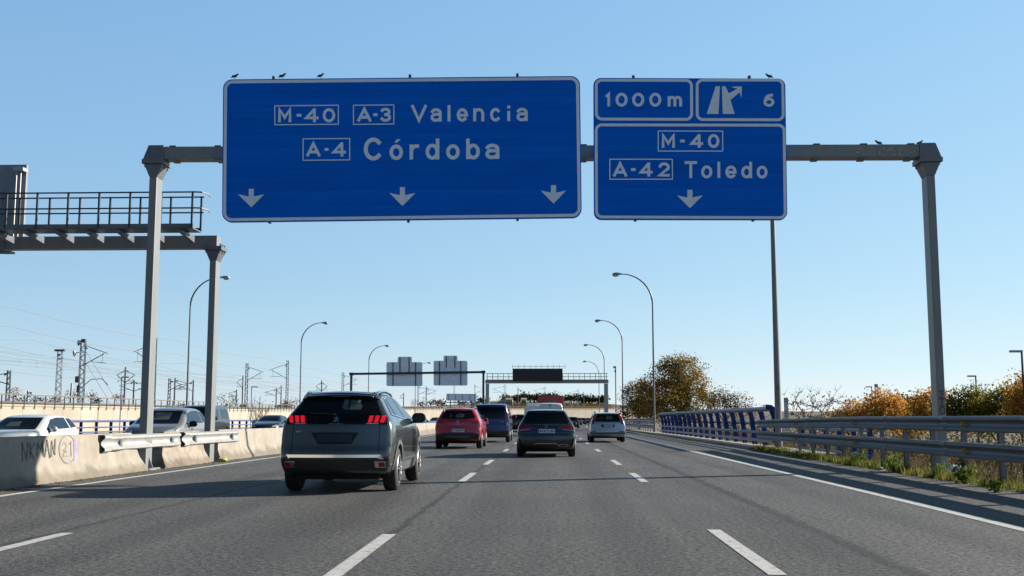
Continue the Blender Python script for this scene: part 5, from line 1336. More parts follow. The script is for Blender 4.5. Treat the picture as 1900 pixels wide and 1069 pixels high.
est = dict(body=dict(L=4.62, W=1.75, prof=est_prof, sect=[(0, .9), (.25, .95), (.5, 1.0), (.85, .985), (1.0, .92), (1.42, .7), (3.5, .4)], plan=[(-.5, .95), (0, .96), (.5, 1), (3.4, 1), (4.1, .95), (4.62, .8), (5, .7)], bow_r=.1, bow_f=.3, crown=.05, belt=1.0, k=.06),
  paint='paint_silver', wheels=(.95, 3.6), wheel_r=.31, extra=est_extra, mirror=(.79, 2.85, .98, .75), rim='rim_steel',
  patches=[('rear_window', 'rear', [(-.62, .99), (.62, .99), (.52, 1.36), (-.52, 1.36)], 'car_glass', .006),
   ('tail_light', 'rear2', [(.66, .88), (.76, .88), (.66, 1.36), (.56, 1.38)], 'tail_lens', .014),
   ('bumper', 'rear', [(-.84, .40), (.84, .40), (.84, .48), (-.84, .48)], 'grey_plastic', .01), ('lower_bumper', 'rear', [(-.82, .26), (.82, .26), (.82, .33), (-.82, .33)], 'black_plastic', .006), ('reflector', 'rear2', [(.55, .51), (.78, .51), (.78, .55), (.55, .55)], 'tail_lens', .012),
   ('rear_door_window', 'side', [(.55, 1.02), (1.95, 1.0), (1.98, 1.34), (.75, 1.34)], 'side_glass', .006), ('front_door_window', 'side', [(2.02, .995), (3.1, .97), (2.6, 1.25), (2.02, 1.34)], 'side_glass', .006),
   ('windscreen', 'front', [(-.6, 1.03), (.6, 1.03), (.52, 1.34), (-.52, 1.34)], 'car_glass', .006)],
  lines=[('seam', 'rear', [(-.74, .6), (.74, .6)], .012, 'wheel_well')])
make_car('estate_car', 'silver estate car in the right-hand lane beside the distant guard rail', 'car', 2.95, 56.3, est, scale=1.07)

# ---- traffic further ahead
wv = dict(van, paint='paint_white', extra=lambda c, b: plate_items(c, b, .98, '', x=-.36), body=dict(van['body'], prof=[(y, z * 1.2 if z > .6 else z) for y, z in van_prof], sect=[(0, .9), (.3, .95), (.6, 1), (1.3, .99), (2.3, .82), (3.5, .5)]))
wv['patches'] = [('rear_window', 'rear2', [(.06, 1.5), (.74, 1.5), (.68, 2.0), (.06, 2.0)], 'car_glass', .006)] + [(p[0], p[1], [(a, z * 1.2) for a, z in p[2]], p[3], p[4]) for p in van['patches'][1:]]
wv['lines'] = [('seam', 'rear', [(0, .7), (0, 2.2)], .02, 'wheel_well'), ('roof_mark', 'rear', [(-.16, 2.13), (.02, 2.13)], .07, 'black_plastic', .006)]
wv['patches'][0] = ('rear_door', 'rear2', [(.03, .7), (.84, .7), (.74, 2.1), (.03, 2.1)], 'paint_white', .006)
make_car('van', 'white panel van mostly hidden behind the slate hatchback', 'van', .0, 78, wv, scale=1.03)
far_hat = dict(hat, extra=lambda c, b: plate_items(c, b, .775, '', h=.12), lines=[])
make_car('hatchback', 'small maroon car between the navy van and the slate hatchback', 'car', -3.05, 102, dict(cro, paint='paint_maroon', lines=[], extra=lambda c, b: plate_items(c, b, .7, '')), res=(10, 24, 12))
for i, (px, Y, paint, lb) in enumerate(((1062, 140, 'paint_black', 'dark car seen just past the right shoulder of the slate hatchback'), (1071, 205, 'paint_black', 'tiny dark car far ahead in the second lane from the right'), (1081, 240, 'paint_maroon', 'tiny dark red car far ahead next to a silver one'), (1092, 255, 'paint_silver', 'tiny silver car far ahead just left of the silver estate'), (930, 0, None, None))):
    if paint is None: continue
    p = at(px, 785, Y); make_car('car', lb, 'car', p.x - road_x(Y), Y, dict(far_hat, paint=paint), res=(8, 20, 10), group='distant cars in our direction')

# lorries
def lorry(label, x, Y, w, h, mat, doors=True):
    p = rp(x, Y); t = thing('lorry', label, 'lorry', p)
    mb = MB(); hw = w / 2
    mb.prism([(-hw, 0, 1.05), (hw, 0, 1.05), (hw, 0, h - .25), (hw - .1, 0, h - .08), (0, 0, h), (-hw + .1, 0, h - .08), (-hw, 0, h - .25)], (0, 6.5, 0)); mb.build('cargo_box', mat, t, bevel=.04)
    for s in (-1, 1):
        mb = MB(); mb.box((s * hw * .5, -.012, (1.1 + h) / 2 - .1), (hw * .94, .03, h - 1.5)); mb.build('rear_door', mat, t, bevel=.01)
        mb = MB(); mb.bar((s * .12, -.05, 1.2), (s * .12, -.05, h - .5), .04); mb.build('lock_rod', 'galv_steel', t)
        mb = MB(); mb.box((s * (hw - .25), -.02, .88), (.4, .06, .14)); mb.build('tail_light', 'tail_lens', t)
        for yy in (1.2, 2.3, 7.4): wheel(t, s * (hw - .18), yy, .48, .3, s, 'rim_steel')
    mb = MB(); mb.box((0, .1, .62), (w - .1, .12, .14)); mb.build('bumper', 'black_plastic', t)
    mb = MB(); mb.box((0, 3.6, .95), (w - .6, 7.2, .2)); mb.build('chassis', 'black_plastic', t)
    mb = MB(); mb.prism([(-hw + .05, 6.7, .6), (-hw + .05, 8.6, .6), (-hw + .05, 8.6, 1.7), (-hw + .05, 8.3, 2.7), (-hw + .05, 6.9, 2.75)], (w - .1, 0, 0)); mb.build('cab', mat, t, bevel=.06)
    mb = MB(); mb.box((0, -.03, h - .62), (.55, .03, .22)); mb.build('sign_plate', 'grey_plastic', t)
    return t
lorry('dark red box lorry towering behind the white panel van', .0, 108, 2.62, 3.55, 'paint_lorry_red')
lorry('white box lorry half hidden left of the white panel van', -1.45, 100, 2.0, 2.45, 'paint_white')

# ---- oncoming traffic behind the barrier
coupe_prof = [(0.1, .24), (.02, .4), (0, .6), (.08, .78), (.3, .92), (.75, 1.06), (1.35, 1.30), (1.9, 1.36), (2.3, 1.34), (2.75, 1.2), (3.3, .95), (3.9, .87), (4.3, .74), (4.48, .55), (4.46, .36), (4.3, .22), (.6, .2)]
def on_extra(c, b): plate_items(c, b, .5, '', view='front')
coupe = dict(body=dict(L=4.48, W=1.8, prof=coupe_prof, sect=[(0, .9), (.25, .95), (.5, 1.0), (.8, .97), (.92, .9), (1.36, .6), (3.5, .4)], plan=[(-.5, .9), (0, .92), (.5, .98), (1.2, 1), (3.2, .99), (3.9, .95), (4.48, .78), (5, .7)], bow_r=.2, bow_f=.4, crown=.07, belt=.95, k=.07),
  paint='paint_white', wheels=(.85, 3.5), wheel_r=.32, mirror=(.86, 2.75, .95), mirror_mat='paint_silver', extra=on_extra,
  patches=[('windscreen', 'front', [(-.62, .97), (.62, .97), (.5, 1.29), (-.5, 1.29)], 'car_glass', .006), ('side_window', 'side', [(1.0, 1.0), (1.75, .97), (1.8, 1.26), (1.5, 1.27), (1.15, 1.14)], 'side_glass', .006), ('front_door_window', 'side', [(1.82, .965), (2.95, .94), (2.5, 1.17), (2.2, 1.26), (1.85, 1.27)], 'side_glass', .006),
   ('headlight', 'front2', [(.5, .62), (.78, .66), (.76, .76), (.52, .7)], 'clear_lens', .01), ('grille', 'front', [(-.45, .4), (.45, .4), (.5, .56), (-.5, .56)], 'black_plastic', .008), ('rear_window', 'rear', [(-.5, .98), (.5, .98), (.45, 1.24), (-.45, 1.24)], 'car_glass', .006)])
PI = math.pi
small_prof = [(0.06, .3), (0, .5), (.02, .75), (.1, 1.0), (.3, 1.3), (.55, 1.46), (.9, 1.52), (1.6, 1.53), (2.0, 1.47), (2.75, 1.05), (3.2, .95), (3.5, .78), (3.6, .55), (3.5, .28), (.6, .26)]
small = dict(body=dict(L=3.6, W=1.68, prof=small_prof, sect=[(0, .9), (.25, .95), (.5, 1.0), (.9, .98), (1.05, .92), (1.52, .7), (3.5, .4)], plan=[(-.5, .88), (0, .92), (.4, 1), (2.6, 1), (3.2, .93), (3.6, .78), (5, .7)], bow_r=.2, bow_f=.35, crown=.06, belt=1.0, k=.08),
  paint='paint_grey', wheels=(.6, 2.9), wheel_r=.3, mirror=(.82, 2.15, 1.03), mirror_mat='black_gloss', extra=lambda c, b: (plate_items(c, b, .5, '', view='front'), patch(b, [(-.3, 1.16), (.2, 1.14), (.2, 1.36), (-.28, 1.36)], 'front', .0085, 'view_through', 'seen_through', c, skirt=0)),
  patches=[('windscreen', 'front', [(-.64, 1.04), (.64, 1.04), (.54, 1.42), (-.54, 1.42)], 'car_glass', .006), ('side_window', 'side', [(.35, 1.1), (.75, 1.06), (.9, 1.4), (.62, 1.38)], 'side_glass', .006), ('front_door_window', 'side', [(.82, 1.055), (2.4, 1.02), (1.9, 1.36), (1.5, 1.42), (.97, 1.42)], 'side_glass', .006),
   ('headlight', 'front2', [(.5, .7), (.72, .74), (.7, .88), (.52, .84)], 'clear_lens', .01), ('grille', 'front', [(-.4, .38), (.4, .38), (.4, .5), (-.4, .5)], 'black_plastic', .008), ('rear_window', 'rear', [(-.5, 1.1), (.5, 1.1), (.48, 1.36), (-.48, 1.36)], 'car_glass', .006)])
make_car('city_car', 'small grey city car coming towards us between the two gantry posts', 'car', -12.05, 35.6, small, rz=PI, scale=1.03)
zs = lambda p: [(a, z * .88) for a, z in p]
whatch = dict(small, paint='paint_white', mirror=(.82, 2.2, .92), mirror_mat='paint_silver', body=dict(small['body'], W=1.74, prof=zs(small_prof), sect=[(z * .88, f) for z, f in small['body']['sect']], belt=.9), extra=lambda c, b: (plate_items(c, b, .45, '', view='front'), patch(b, [(-.1, 1.0), (.3, 1.0), (.28, 1.12), (-.05, 1.14)], 'front', .0085, 'view_through', 'seen_through', c, skirt=0)),
  patches=[(p[0], p[1], zs(p[2]), p[3], p[4]) for p in small['patches']])
make_car('hatchback', 'white hatchback coming towards us behind the graffiti barrier', 'car', -16.12, 34.9, whatch, rz=PI, scale=1.05, dz=-.06)
mv_prof = [(0.05, .3), (0, .5), (.02, .9), (.1, 1.5), (.25, 1.76), (.6, 1.82), (2.4, 1.82), (2.75, 1.74), (3.4, 1.15), (3.9, 1.02), (4.2, .8), (4.28, .5), (4.2, .28), (.6, .28)]
mvan = dict(van, body=dict(van['body'], L=4.28, prof=mv_prof, W=1.8), wheels=(.75, 3.5), wheel_r=.32, paint='paint_black', mirror=(.9, 3.0, 1.15), lines=[], extra=on_extra,
  patches=[('windscreen', 'front', [(-.7, 1.16), (.7, 1.16), (.62, 1.7), (-.62, 1.7)], 'car_glass', .006), ('side_window', 'side', [(.35, 1.12), (1.55, 1.12), (1.55, 1.62), (.42, 1.62)], 'side_glass', .006), ('front_door_window', 'side', [(1.95, 1.1), (3.15, 1.08), (2.7, 1.6), (1.95, 1.62)], 'side_glass', .006), ('headlight', 'front2', [(.55, .78), (.8, .8), (.78, .95), (.6, .92)], 'clear_lens', .01), ('rear_window', 'rear', [(-.6, 1.15), (.6, 1.15), (.55, 1.6), (-.55, 1.6)], 'car_glass', .006)])
make_car('minivan', 'dark minivan with side windows coming past the farther gantry post', 'van', -19.25, 61.5, mvan, rz=PI, scale=1.08)
onc = dict(coupe, lines=[])
for px, Y, paint, lb in ((522, 76, 'paint_black', 'dark saloon just left of the SUV behind the barrier'), (-34, 41, 'paint_white', 'white car cut by the left photo edge beside the white hatchback'), (781, 102, 'paint_black', 'oncoming car peeking out below the SUV mirror'), (815, 124, 'paint_silver', 'pale oncoming car left of the red crossover')):
    p = at(px, 785, Y)
    make_car('saloon', lb, 'car', p.x, Y, dict(onc, paint=paint), rz=PI, scale=1.05 if Y != 76 else 1.1, res=(10, 26, 12), group='oncoming cars behind the barrier')
# ------------------------------------------------------------------ railway on its walled bank, left and far ahead
WALL = [(-47, 55), (-47, 110), (-47, 170), (-47, 230), (-46, 290), (-42, 330), (-30, 365), (-8, 400), (20, 435), (50, 480), (64, 501)]
def wall_top(Y): return 2.08 if Y < 180 else 2.08 + (Y - 180) * 0.0062
def along(poly, step):
    """points every step metres along a plan polyline, with unit tangent"""
    out, carry = [], 0.0
    for a, b in zip(poly, poly[1:]):
        a, b = Vector(a), Vector(b); L_ = (b - a).length; t = (b - a) / L_; s_ = carry
        while s_ < L_: out.append((a + t * s_, t)); s_ += step
        carry = s_ - L_
    return out
rw = thing('retaining_wall', 'long pale concrete retaining wall below the railway on the left', 'wall', (-47, 92, 0))
pts = [(p.x, p.y, wall_top(p.y)) for p, t in along(WALL, 6.0)]
mb = MB(); mb.sweep(pts, [(0, 0), (0, -4.5), (-0.5, -4.5), (-0.5, 0)]); loc(mb.build('wall', 'concrete_wall', rw), rw)
mb = MB(); mb.sweep([(x, y, z + .003) for x, y, z in pts], [(0.08, 0.0), (0.08, 0.16), (-0.58, 0.16), (-0.58, 0.0)]); loc(mb.build('coping', 'concrete_wall', rw), rw)
for p, t in along(WALL[:7], 4.0):
    mb = MB(); mb.box((p.x + 0.004, p.y, wall_top(p.y) - 2.2), (0.02, 0.07, 4.3)); loc(mb.build('joint', 'concrete_kerb', rw), rw)
mb = MB()
outer = [(p.x - 0.5 * t.y, p.y + 0.5 * t.x, wall_top(p.y)) for p, t in along(WALL, 12.0)]
vs = [];
for x, y, z in outer: vs += [(x, y, z - .1), (x - 1.6, y + 1, z + .5), (x - 30, y + 12, z + .5), (x - 160, y + 60, z + .4), (x - 170, y + 70, -3.3)]
fs = [(5 * i + k, 5 * i + k + 1, 5 * i + k + 6, 5 * i + k + 5) for i in range(len(outer) - 1) for k in range(4)]
mb.add(vs, fs); o = mb.build('railway_bank', 'ballast'); tag(o, kind='structure')

fe = thing('fence', 'long railing of dark posts and pale top rail along the railway wall', 'fence', (-47, 92, 2))
ps = along(WALL, 2.0)
def fence_post(mb, p, t):
    z = wall_top(p.y); mb.bar((p.x + .1, p.y, z - .25), (p.x + .1, p.y, z + .98), .09, .05)
near = [q for q in ps if 86 < q[0].y][:92]
for p, t in near: mb = MB(); fence_post(mb, p, t); loc(mb.build('post', 'mast_steel', fe), fe)
mb = MB()
for p, t in ps:
    if p.y > near[-1][0].y + 1: fence_post(mb, p, t)
o = mb.build('post_row', 'mast_steel', fe); loc(o, fe); o['kind'] = 'stuff'
for h, w, m in ((1.0, .1, 'rail_brown'), (.62, .03, 'mast_steel'), (.32, .03, 'mast_steel')):
    mb = MB(); mb.sweep([(x + .1, y, z + h) for x, y, z in pts], [(-w / 2, -w / 2), (w / 2, -w / 2), (w / 2, w / 2), (-w / 2, w / 2)]); loc(mb.build('rail', m, fe), fe)

# ------------------------------------------------------------------ catenary masts, poles and wires of the railway
def mast_y(px, X): return abs(X) * 2014 / abs(1022 - px)
def lattice(mb, h, w=0.42, r=0.05, n=None):
    for sx in (-1, 1):
        for sy in (-1, 1): mb.bar((sx * w / 2, sy * w / 4, 0), (sx * w / 2 * .8, sy * w / 4 * .8, h), r * 1.5)
    n = n or int(h / 0.55)
    for i in range(n):
        z0, z1 = h * i / n, h * (i + 1) / n; s = 1 if i % 2 else -1
        for sy in (-1, 1): mb.bar((-s * w / 2 * .95, sy * w / 4, z0), (s * w / 2 * .95, sy * w / 4, z1), r)
def arm_set(root, h, side, reach, m='mast_steel'):
    mb = MB(); s = side
    mb.tube([(0, 0, h * .93), (s * reach, 0, h * .80)], .05, 6); mb.tube([(0, 0, h * .62), (s * reach * .86, 0, h * .80)], .06, 6); mb.tube([(s * reach * .3, 0, h * .68), (s * reach * .95, 0, h * .66)], .04, 6); mb.tube([(s * reach * .8, 0, h * .80), (s * reach * .8, 0, h * .67)], .025, 5)
    mb.build('cantilever_arm', m, root)
    mb = MB(); mb.tube([(s * .25, 0, h * .90), (s * .55, 0, h * .87)], .09, 6); mb.build('insulator', m, root)
ML = {'lattice': 'lattice railway mast', 'pole': 'railway pole'}
def mast(px, pyt, X, kind, arms, label, mat='mast_steel', Y=None, w=0.42):
    Y = Y or mast_y(px, X); p = at(px, pyt, Y); zb = wall_top(min(Y, 480)) + .1; h = p.z - zb
    t = thing('catenary_mast', label, 'railway mast', (p.x, Y, zb), 0, 'catenary masts beside the railway')
    mb = MB()
    if kind == 'lattice': lattice(mb, h, w)
    else: mb.tube([(0, 0, 0), (0, 0, h)], [.17, .13], 8)
    mb.build('mast', mat, t)
    for side, reach in arms: arm_set(t, h, side, reach, mat)
    return t, h
t, h = mast(155, 631, -58, 'lattice', [(1, 3.2)], 'tallest dark lattice railway mast with dish antennas on its top left', w=.7)
for z, r in ((h - .35, .42), (h - 1.6, .55)):
    mb = MB(); mb.lathe([(0, .02), (-.12, r * .6), (-.28, r)], (-.35 if r < .5 else -.8, 0, z), 14); mb.tube([(-.8 if r > .5 else -.35, 0, z), (0, 0, z)], .05, 6); mb.build('dish_antenna', 'pale_steel', t, smooth=True)
MB().box((0.05, 0, h - .1), (.5, .4, .45)).build('antenna', 'mast_steel', t); MB().box((-.55, 0, h * .42), (.45, .4, .8)).build('equipment_box', 'mast_steel', t); MB().box((-.35, 0, h * .28), (.35, .4, .9)).build('equipment_box', 'mast_steel', t)
mb = MB(); mb.tube([(0, 0, h * .3), (1.2, 0, h * .42), (2.6, 0, h * .43), (3.4, 0, h * .34)], .05, 6); mb.build('lower_arm', 'mast_steel', t)
mb = MB(); mb.tube([(.1, 0, h * .88), (5.2, 0, 0)], .025, 5); mb.tube([(.1, 0, h * .72), (4.2, 0, 0)], .025, 5); mb.build('stay_wire', 'wire', t)
mast(17, 687, -62, 'lattice', [(-1, 3.0)], 'small lattice railway mast nearest the left photo edge')
mast(233, 681, -66, 'pole', [(-1, 1.4), (1, 1.6)], 'dark railway pole with short bracket arms left of the near gantry post')
mast(249, 705, -70, 'pole', [(1, 2.6), (-1, 2.6)], 'short railway pole just left of the near gantry post')
mast(288, 627, -58, 'lattice', [(-1, 3.2)], 'tall lattice mast hidden behind the near gantry post', w=.6)
mast(315, 702, -64, 'lattice', [(1, 2.2)], 'left one of two short masts between the gantry posts')
mast(325, 701, -68, 'pole', [(1, 3.0)], 'right one of two short masts between the gantry posts')
mast(359, 705, -64, 'pole', [(-1, 3.0)], 'short railway mast just left of the farther gantry post')
mast(439, 723, -70, 'pole', [(-1, 2.0)], 'short pole between the farther gantry post and the arm-right lattice mast')
mast(451, 697, -66, 'pole', [(-1, 1.4)], 'thin bracketed pole beside the arm-right lattice mast')
mast(458.5, 674, -58, 'lattice', [(1, 3.3)], 'lattice mast with its arm reaching right left of the SUV', w=.5)
mast(534, 668.5, -56, 'lattice', [(-1, 4.0)], 'lattice mast with its arm reaching left just above the SUV', w=.5)
mast(513, 720, -66, 'pole', [(-1, 3.0)], 'short pole left of the arm-left lattice mast')
mast(522, 715, -68, 'pole', [(-1, 1.2)], 'thin pole touching the arm-left lattice mast')
mast(597, 706, -66, 'pole', [(-1, 1.4), (1, 1.4)], 'T-shaped pole top showing above the SUV roof', Y=250)
mast(636.5, 691, -58, 'lattice', [(1, 4.0)], 'lattice mast left of the black gantry post', Y=290, w=.6)
mast(749, 729, -64, 'pole', [(-1, 1.2)], 'short pole right of the SUV mirror', Y=330)
mast(776, 715, -58, 'lattice', [(1, 4.0)], 'mast below the gap of the two sign backs', Y=340, w=.5)
mast(791, 717, -64, 'pole', [(1, 3.4)], 'thin pole right of the mast below the sign backs', Y=345)
mast(843, 714, -55, 'lattice', [], 'pale lattice mast behind the grey panel', 'pale_steel', Y=390)
mast(881, 713, -50, 'lattice', [(1, 4.0)], 'pale lattice mast behind the right leg of the black gantry', 'pale_steel', Y=420)
mast(937, 713, -45, 'lattice', [(-1, 5.0)], 'lattice mast with left arm below the black display', 'pale_steel', Y=400, w=.7)
mast(961, 719, -40, 'pole', [(1, 3.0)], 'dark pole left of the red lorry', Y=420)
mast(1011, 717, -30, 'lattice', [(-1, 5.0)], 'lattice mast standing behind the red lorry', 'pale_steel', Y=450, w=.7)
mast(1029, 723, -20, 'lattice', [(1, 4.0)], 'pale mast above the right edge of the red lorry', 'pale_steel', Y=480)
mast(1073, 722, -10, 'lattice', [(-1, 4.5)], 'lattice mast between the red lorry and the right display gantry post', 'pale_steel', Y=470, w=.6)
mast(1083, 727, -5, 'pole', [], 'short dark pole near the right display gantry post', Y=480)
# floodlight tower and small lights
Y = 150; p = at(112, 648, Y); zb = 2.2; h = p.z - zb
t = thing('floodlight_tower', 'pale lattice floodlight tower left of the dish mast', 'light tower', (p.x, Y, zb))
mb = MB(); lattice(mb, h, .75, .05); mb.build('mast', 'pale_steel', t)
for i, (dx, dz) in enumerate(((-.55, -.15), (0, -.15), (.5, -.15), (-.1, -.8), (.35, -1.3), (-.1, -1.4))):
    MB().box((dx, -.1, h + dz), (.42, .3, .24)).build('floodlight', 'mast_steel', t)
mb = MB(); mb.bar((-.7, 0, h - .28), (.7, 0, h - .28), .08); mb.build('crossbar', 'mast_steel', t)
for px, pyt, Yp, lb, side in ((226, 700, 112, 'thin grey lamp pole with white head left of the near gantry post', 1), (467, 718, 140, 'thin grey lamp pole with flat head left of the SUV', 1)):
    p = at(px, pyt, Yp); t = thing('street_lamp', lb, 'street lamp', (p.x, Yp, -.5)); h = p.z + .5
    MB().tube([(0, 0, 0), (0, 0, h)], .06, 8).build('pole', 'galv_steel', t); MB().box((.42 * side, 0, h), (.85, .3, .14)).build('lamp_head', 'pale_steel', t, bevel=.02)
mast(133, 711, -66, 'pole', [], 'short whitish pole left of the dish mast', 'pale_steel')
mast(52, 725, -66, 'pole', [(1, .5)], 'very short post between the two leftmost masts', 'pale_steel')

def wire(X, z, y0, y1, sag, label, r=0.02, dz=0.0):
    mb = MB(); n = 24; span = 50
    pts = []
    Yc = y0
    while Yc <= y1:
        u = ((Yc - y0) % span) / span; pts.append((X, Yc, z + dz * (Yc - y0) - sag * 4 * u * (1 - u))); Yc += 6.25
    mb.tube(pts, r, 4); tag(mb.build('overhead_wire', 'wire', fix=False), label, 'overhead wire', 'overhead wires of the railway')
for k, (X, z, sag, r) in enumerate(((-54.8, 9.2, .9, .022), (-54.8, 7.7, .1, .02), (-57, 10.6, .6, .022), (-61, 9.2, .9, .024), (-61, 7.8, .1, .022), (-66, 9.6, .9, .026), (-66, 8.0, .1, .024), (-72, 9.3, .9, .028), (-72, 8.1, .1, .028), (-79, 9.8, 1., .03), (-57, 12.6, .5, .022), (-88, 9.0, .9, .034))):
    kind = ('sagging', 'taut')[sag < .2]; tag_ = ('lowest', 'second lowest', 'topmost but one', 'third', 'fourth', 'fifth', 'sixth', 'seventh', 'eighth', 'far sagging', 'topmost', 'farthest')[k]
    wire(X, z, 62, 420, sag, 'thin overhead wires strung along the railway masts', r)

# ------------------------------------------------------------------ hills and far ridge
def ridge(name, xs, y, ys_, base, mat, seed, jag):
    rnd = random.Random(seed); mb = MB(); vs, fs = [], []
    for i in range(len(xs)):
        vs += [(xs[i], y - 120, base), (xs[i], y - 40, base + (ys_[i] - base) * .6 + rnd.uniform(-jag, jag)), (xs[i], y, ys_[i] + rnd.uniform(-jag, jag)), (xs[i], y + 150, base)]
    n = 4
    for i in range(len(xs) - 1):
        for k in range(3): fs.append((i * n + k, i * n + k + 1, (i + 1) * n + k + 1, (i + 1) * n + k))
    mb.add(vs, fs); return tag(mb.build(name, mat, smooth=True), kind='structure')
xs = [-700 + 35 * i for i in range(48)]
def hz(x):
    return 3.5 + 9 * math.exp(-((x + 5) / 110) ** 2) + 4 * math.exp(-((x + 260) / 160) ** 2) + 3 * math.exp(-((x - 420) / 200) ** 2)
ridge('hill', xs, 900, [hz(x) for x in xs], -4, 'hill_scrub', 4, .5)

def leaves(mb, c, n, spread, size, rnd, flat=0.35):
    c = Vector(c)
    for _ in range(n):
        p = c + Vector((rnd.gauss(0, spread[0]), rnd.gauss(0, spread[1]), rnd.gauss(0, spread[2])))
        s = size * rnd.uniform(.6, 1.4)
        a = Vector((rnd.uniform(-1, 1), rnd.uniform(-1, 1), rnd.uniform(-1, 1))).normalized(); b = a.orthogonal().normalized()
        b = (b * math.cos(1) + a.cross(b) * math.sin(rnd.uniform(0, 6))).normalized()
        mb.add([p - a * s * .5, p + b * s * .32, p + a * s * .5, p - b * s * .32], [(0, 1, 2, 3)])
def limb(mb, p, q, r0, r1, rnd, wob=.12, n=5):
    p, q = Vector(p), Vector(q); L_ = (q - p).length; pts = []
    for i in range(n + 1):
        t = i / n; w = wob * L_ * math.sin(math.pi * t) * .5
        pts.append(p.lerp(q, t) + Vector((rnd.uniform(-w, w), rnd.uniform(-w, w), rnd.uniform(-w, w) * .4)))
    mb.tube(pts, [r0 + (r1 - r0) * i / n for i in range(n + 1)], 6, cap=False); return pts
def tree(name, label, base, h, lobes, leaf, n_clump, per, size, seed, trunk=.2, group=None, bare=0.0, clump=.45, cat='tree'):
    """lobes: ellipsoids (x, y, z, rx, ry, rz) relative to the base; leaf clumps at the ends of real limbs"""
    rnd = random.Random(seed); t = thing(name, label, cat, base, 0, group)
    wood, crown = MB(), MB()
    top = limb(wood, (0, 0, -.3), (rnd.uniform(-.2, .2), rnd.uniform(-.2, .2), h * .55), trunk, trunk * .5, rnd, .06)
    wts = [l[3] * l[4] * l[5] for l in lobes]; ends = []
    for i in range(n_clump):
        l = rnd.choices(lobes, wts)[0]
        while True:
            d = Vector((rnd.uniform(-1, 1), rnd.uniform(-1, 1), rnd.uniform(-1, 1)))
            if .12 < d.length < 1: break
        d = d.normalized() * d.length ** .55
        ends.append(Vector((l[0] + d.x * l[3], l[1] + d.y * l[4], l[2] + d.z * l[5])))
    hubs = []
    for l in lobes:
        b = top[min(5, max(1, int(5 * min(1, l[2] / (h * .8)))))]
        hub = Vector(l[:3]); limb(wood, b, hub, trunk * .42, trunk * .2, rnd, .2); hubs.append(hub)
    for e in ends:
        if rnd.random() < .55:
            hb = min(hubs, key=lambda q: (q - e).length); limb(wood, hb, e, trunk * .13 + .008, .008, rnd, .25, 4)
        if rnd.random() > bare: leaves(crown, e, per, (clump, clump, clump * .75), size, rnd)
        else:
            for _ in range(4): limb(wood, e, e + Vector((rnd.uniform(-.5, .5), rnd.uniform(-.5, .5), rnd.uniform(.1, .7))) * clump * 2, .012, .004, rnd, .2, 2)
    wood.build('trunk', 'bark', t, fix=False)
    if crown.f: crown.build('crown', leaf, t, fix=False)
    return t
def gz(X):            # bank height right of the road
    return np.interp(X, bx, bz)

# big autumn tree and its neighbours right of the road ahead
def tree_px(name, label, pxc, py_top, Y, blobs, leaf, n, per, size, seed, zbase=-2.0, **k):
    """blobs: (px, py, rx_px, ry_px) of the crown's masses in the photograph, set out in depth at random"""
    b = at(pxc, 771, Y); rnd = random.Random(seed + 99); q = Y / 2014.0
    lobes = []
    for px, py, rx, ry in blobs:
        p = at(px, py + (9 if 50 < Y < 80 else 0), Y); lobes.append((p.x - b.x, rnd.uniform(-.4, .4) * rx * q, p.z - zbase, rx * q, rx * q * .9, ry * q))
    return tree(name, label, (b.x, Y, zbase), max(l[2] for l in lobes), lobes, leaf, n, per, size, seed, **k)
tree_px('autumn_tree', 'big green and orange autumn tree right of the road ahead', 1262, 657, 118, [(1262, 690, 38, 34), (1238, 712, 40, 36), (1285, 705, 30, 40), (1225, 745, 55, 38), (1275, 750, 50, 36), (1302, 722, 20, 24), (1255, 675, 26, 18)], 'leaf_mixed', 460, 52, .18, 11, trunk=.3, clump=.36)
tree_px('autumn_tree', 'brownish tree behind the second curved lamp left of the big autumn tree', 1185, 700, 135, [(1186, 728, 26, 28), (1172, 745, 24, 28), (1205, 740, 26, 34), (1190, 765, 40, 22)], 'leaf_brown', 220, 40, .18, 12, trunk=.22, clump=.36)
tree_px('autumn_tree', 'smaller sparse brown tree at the right foot of the big autumn tree', 1345, 720, 105, [(1345, 742, 28, 18), (1370, 755, 26, 20), (1325, 755, 26, 20), (1395, 765, 16, 12)], 'leaf_brown', 130, 26, .16, 13, trunk=.14, clump=.4, bare=.25)
tree_px('bare_tree', 'twiggy nearly bare tree with a few red leaves right of the grey lamp pole', 1508, 715, 62, [(1505, 745, 46, 28), (1478, 735, 26, 18), (1545, 735, 36, 20), (1510, 765, 50, 18)], 'leaf_red', 90, 5, .13, 14, trunk=.1, clump=.3, bare=.55)
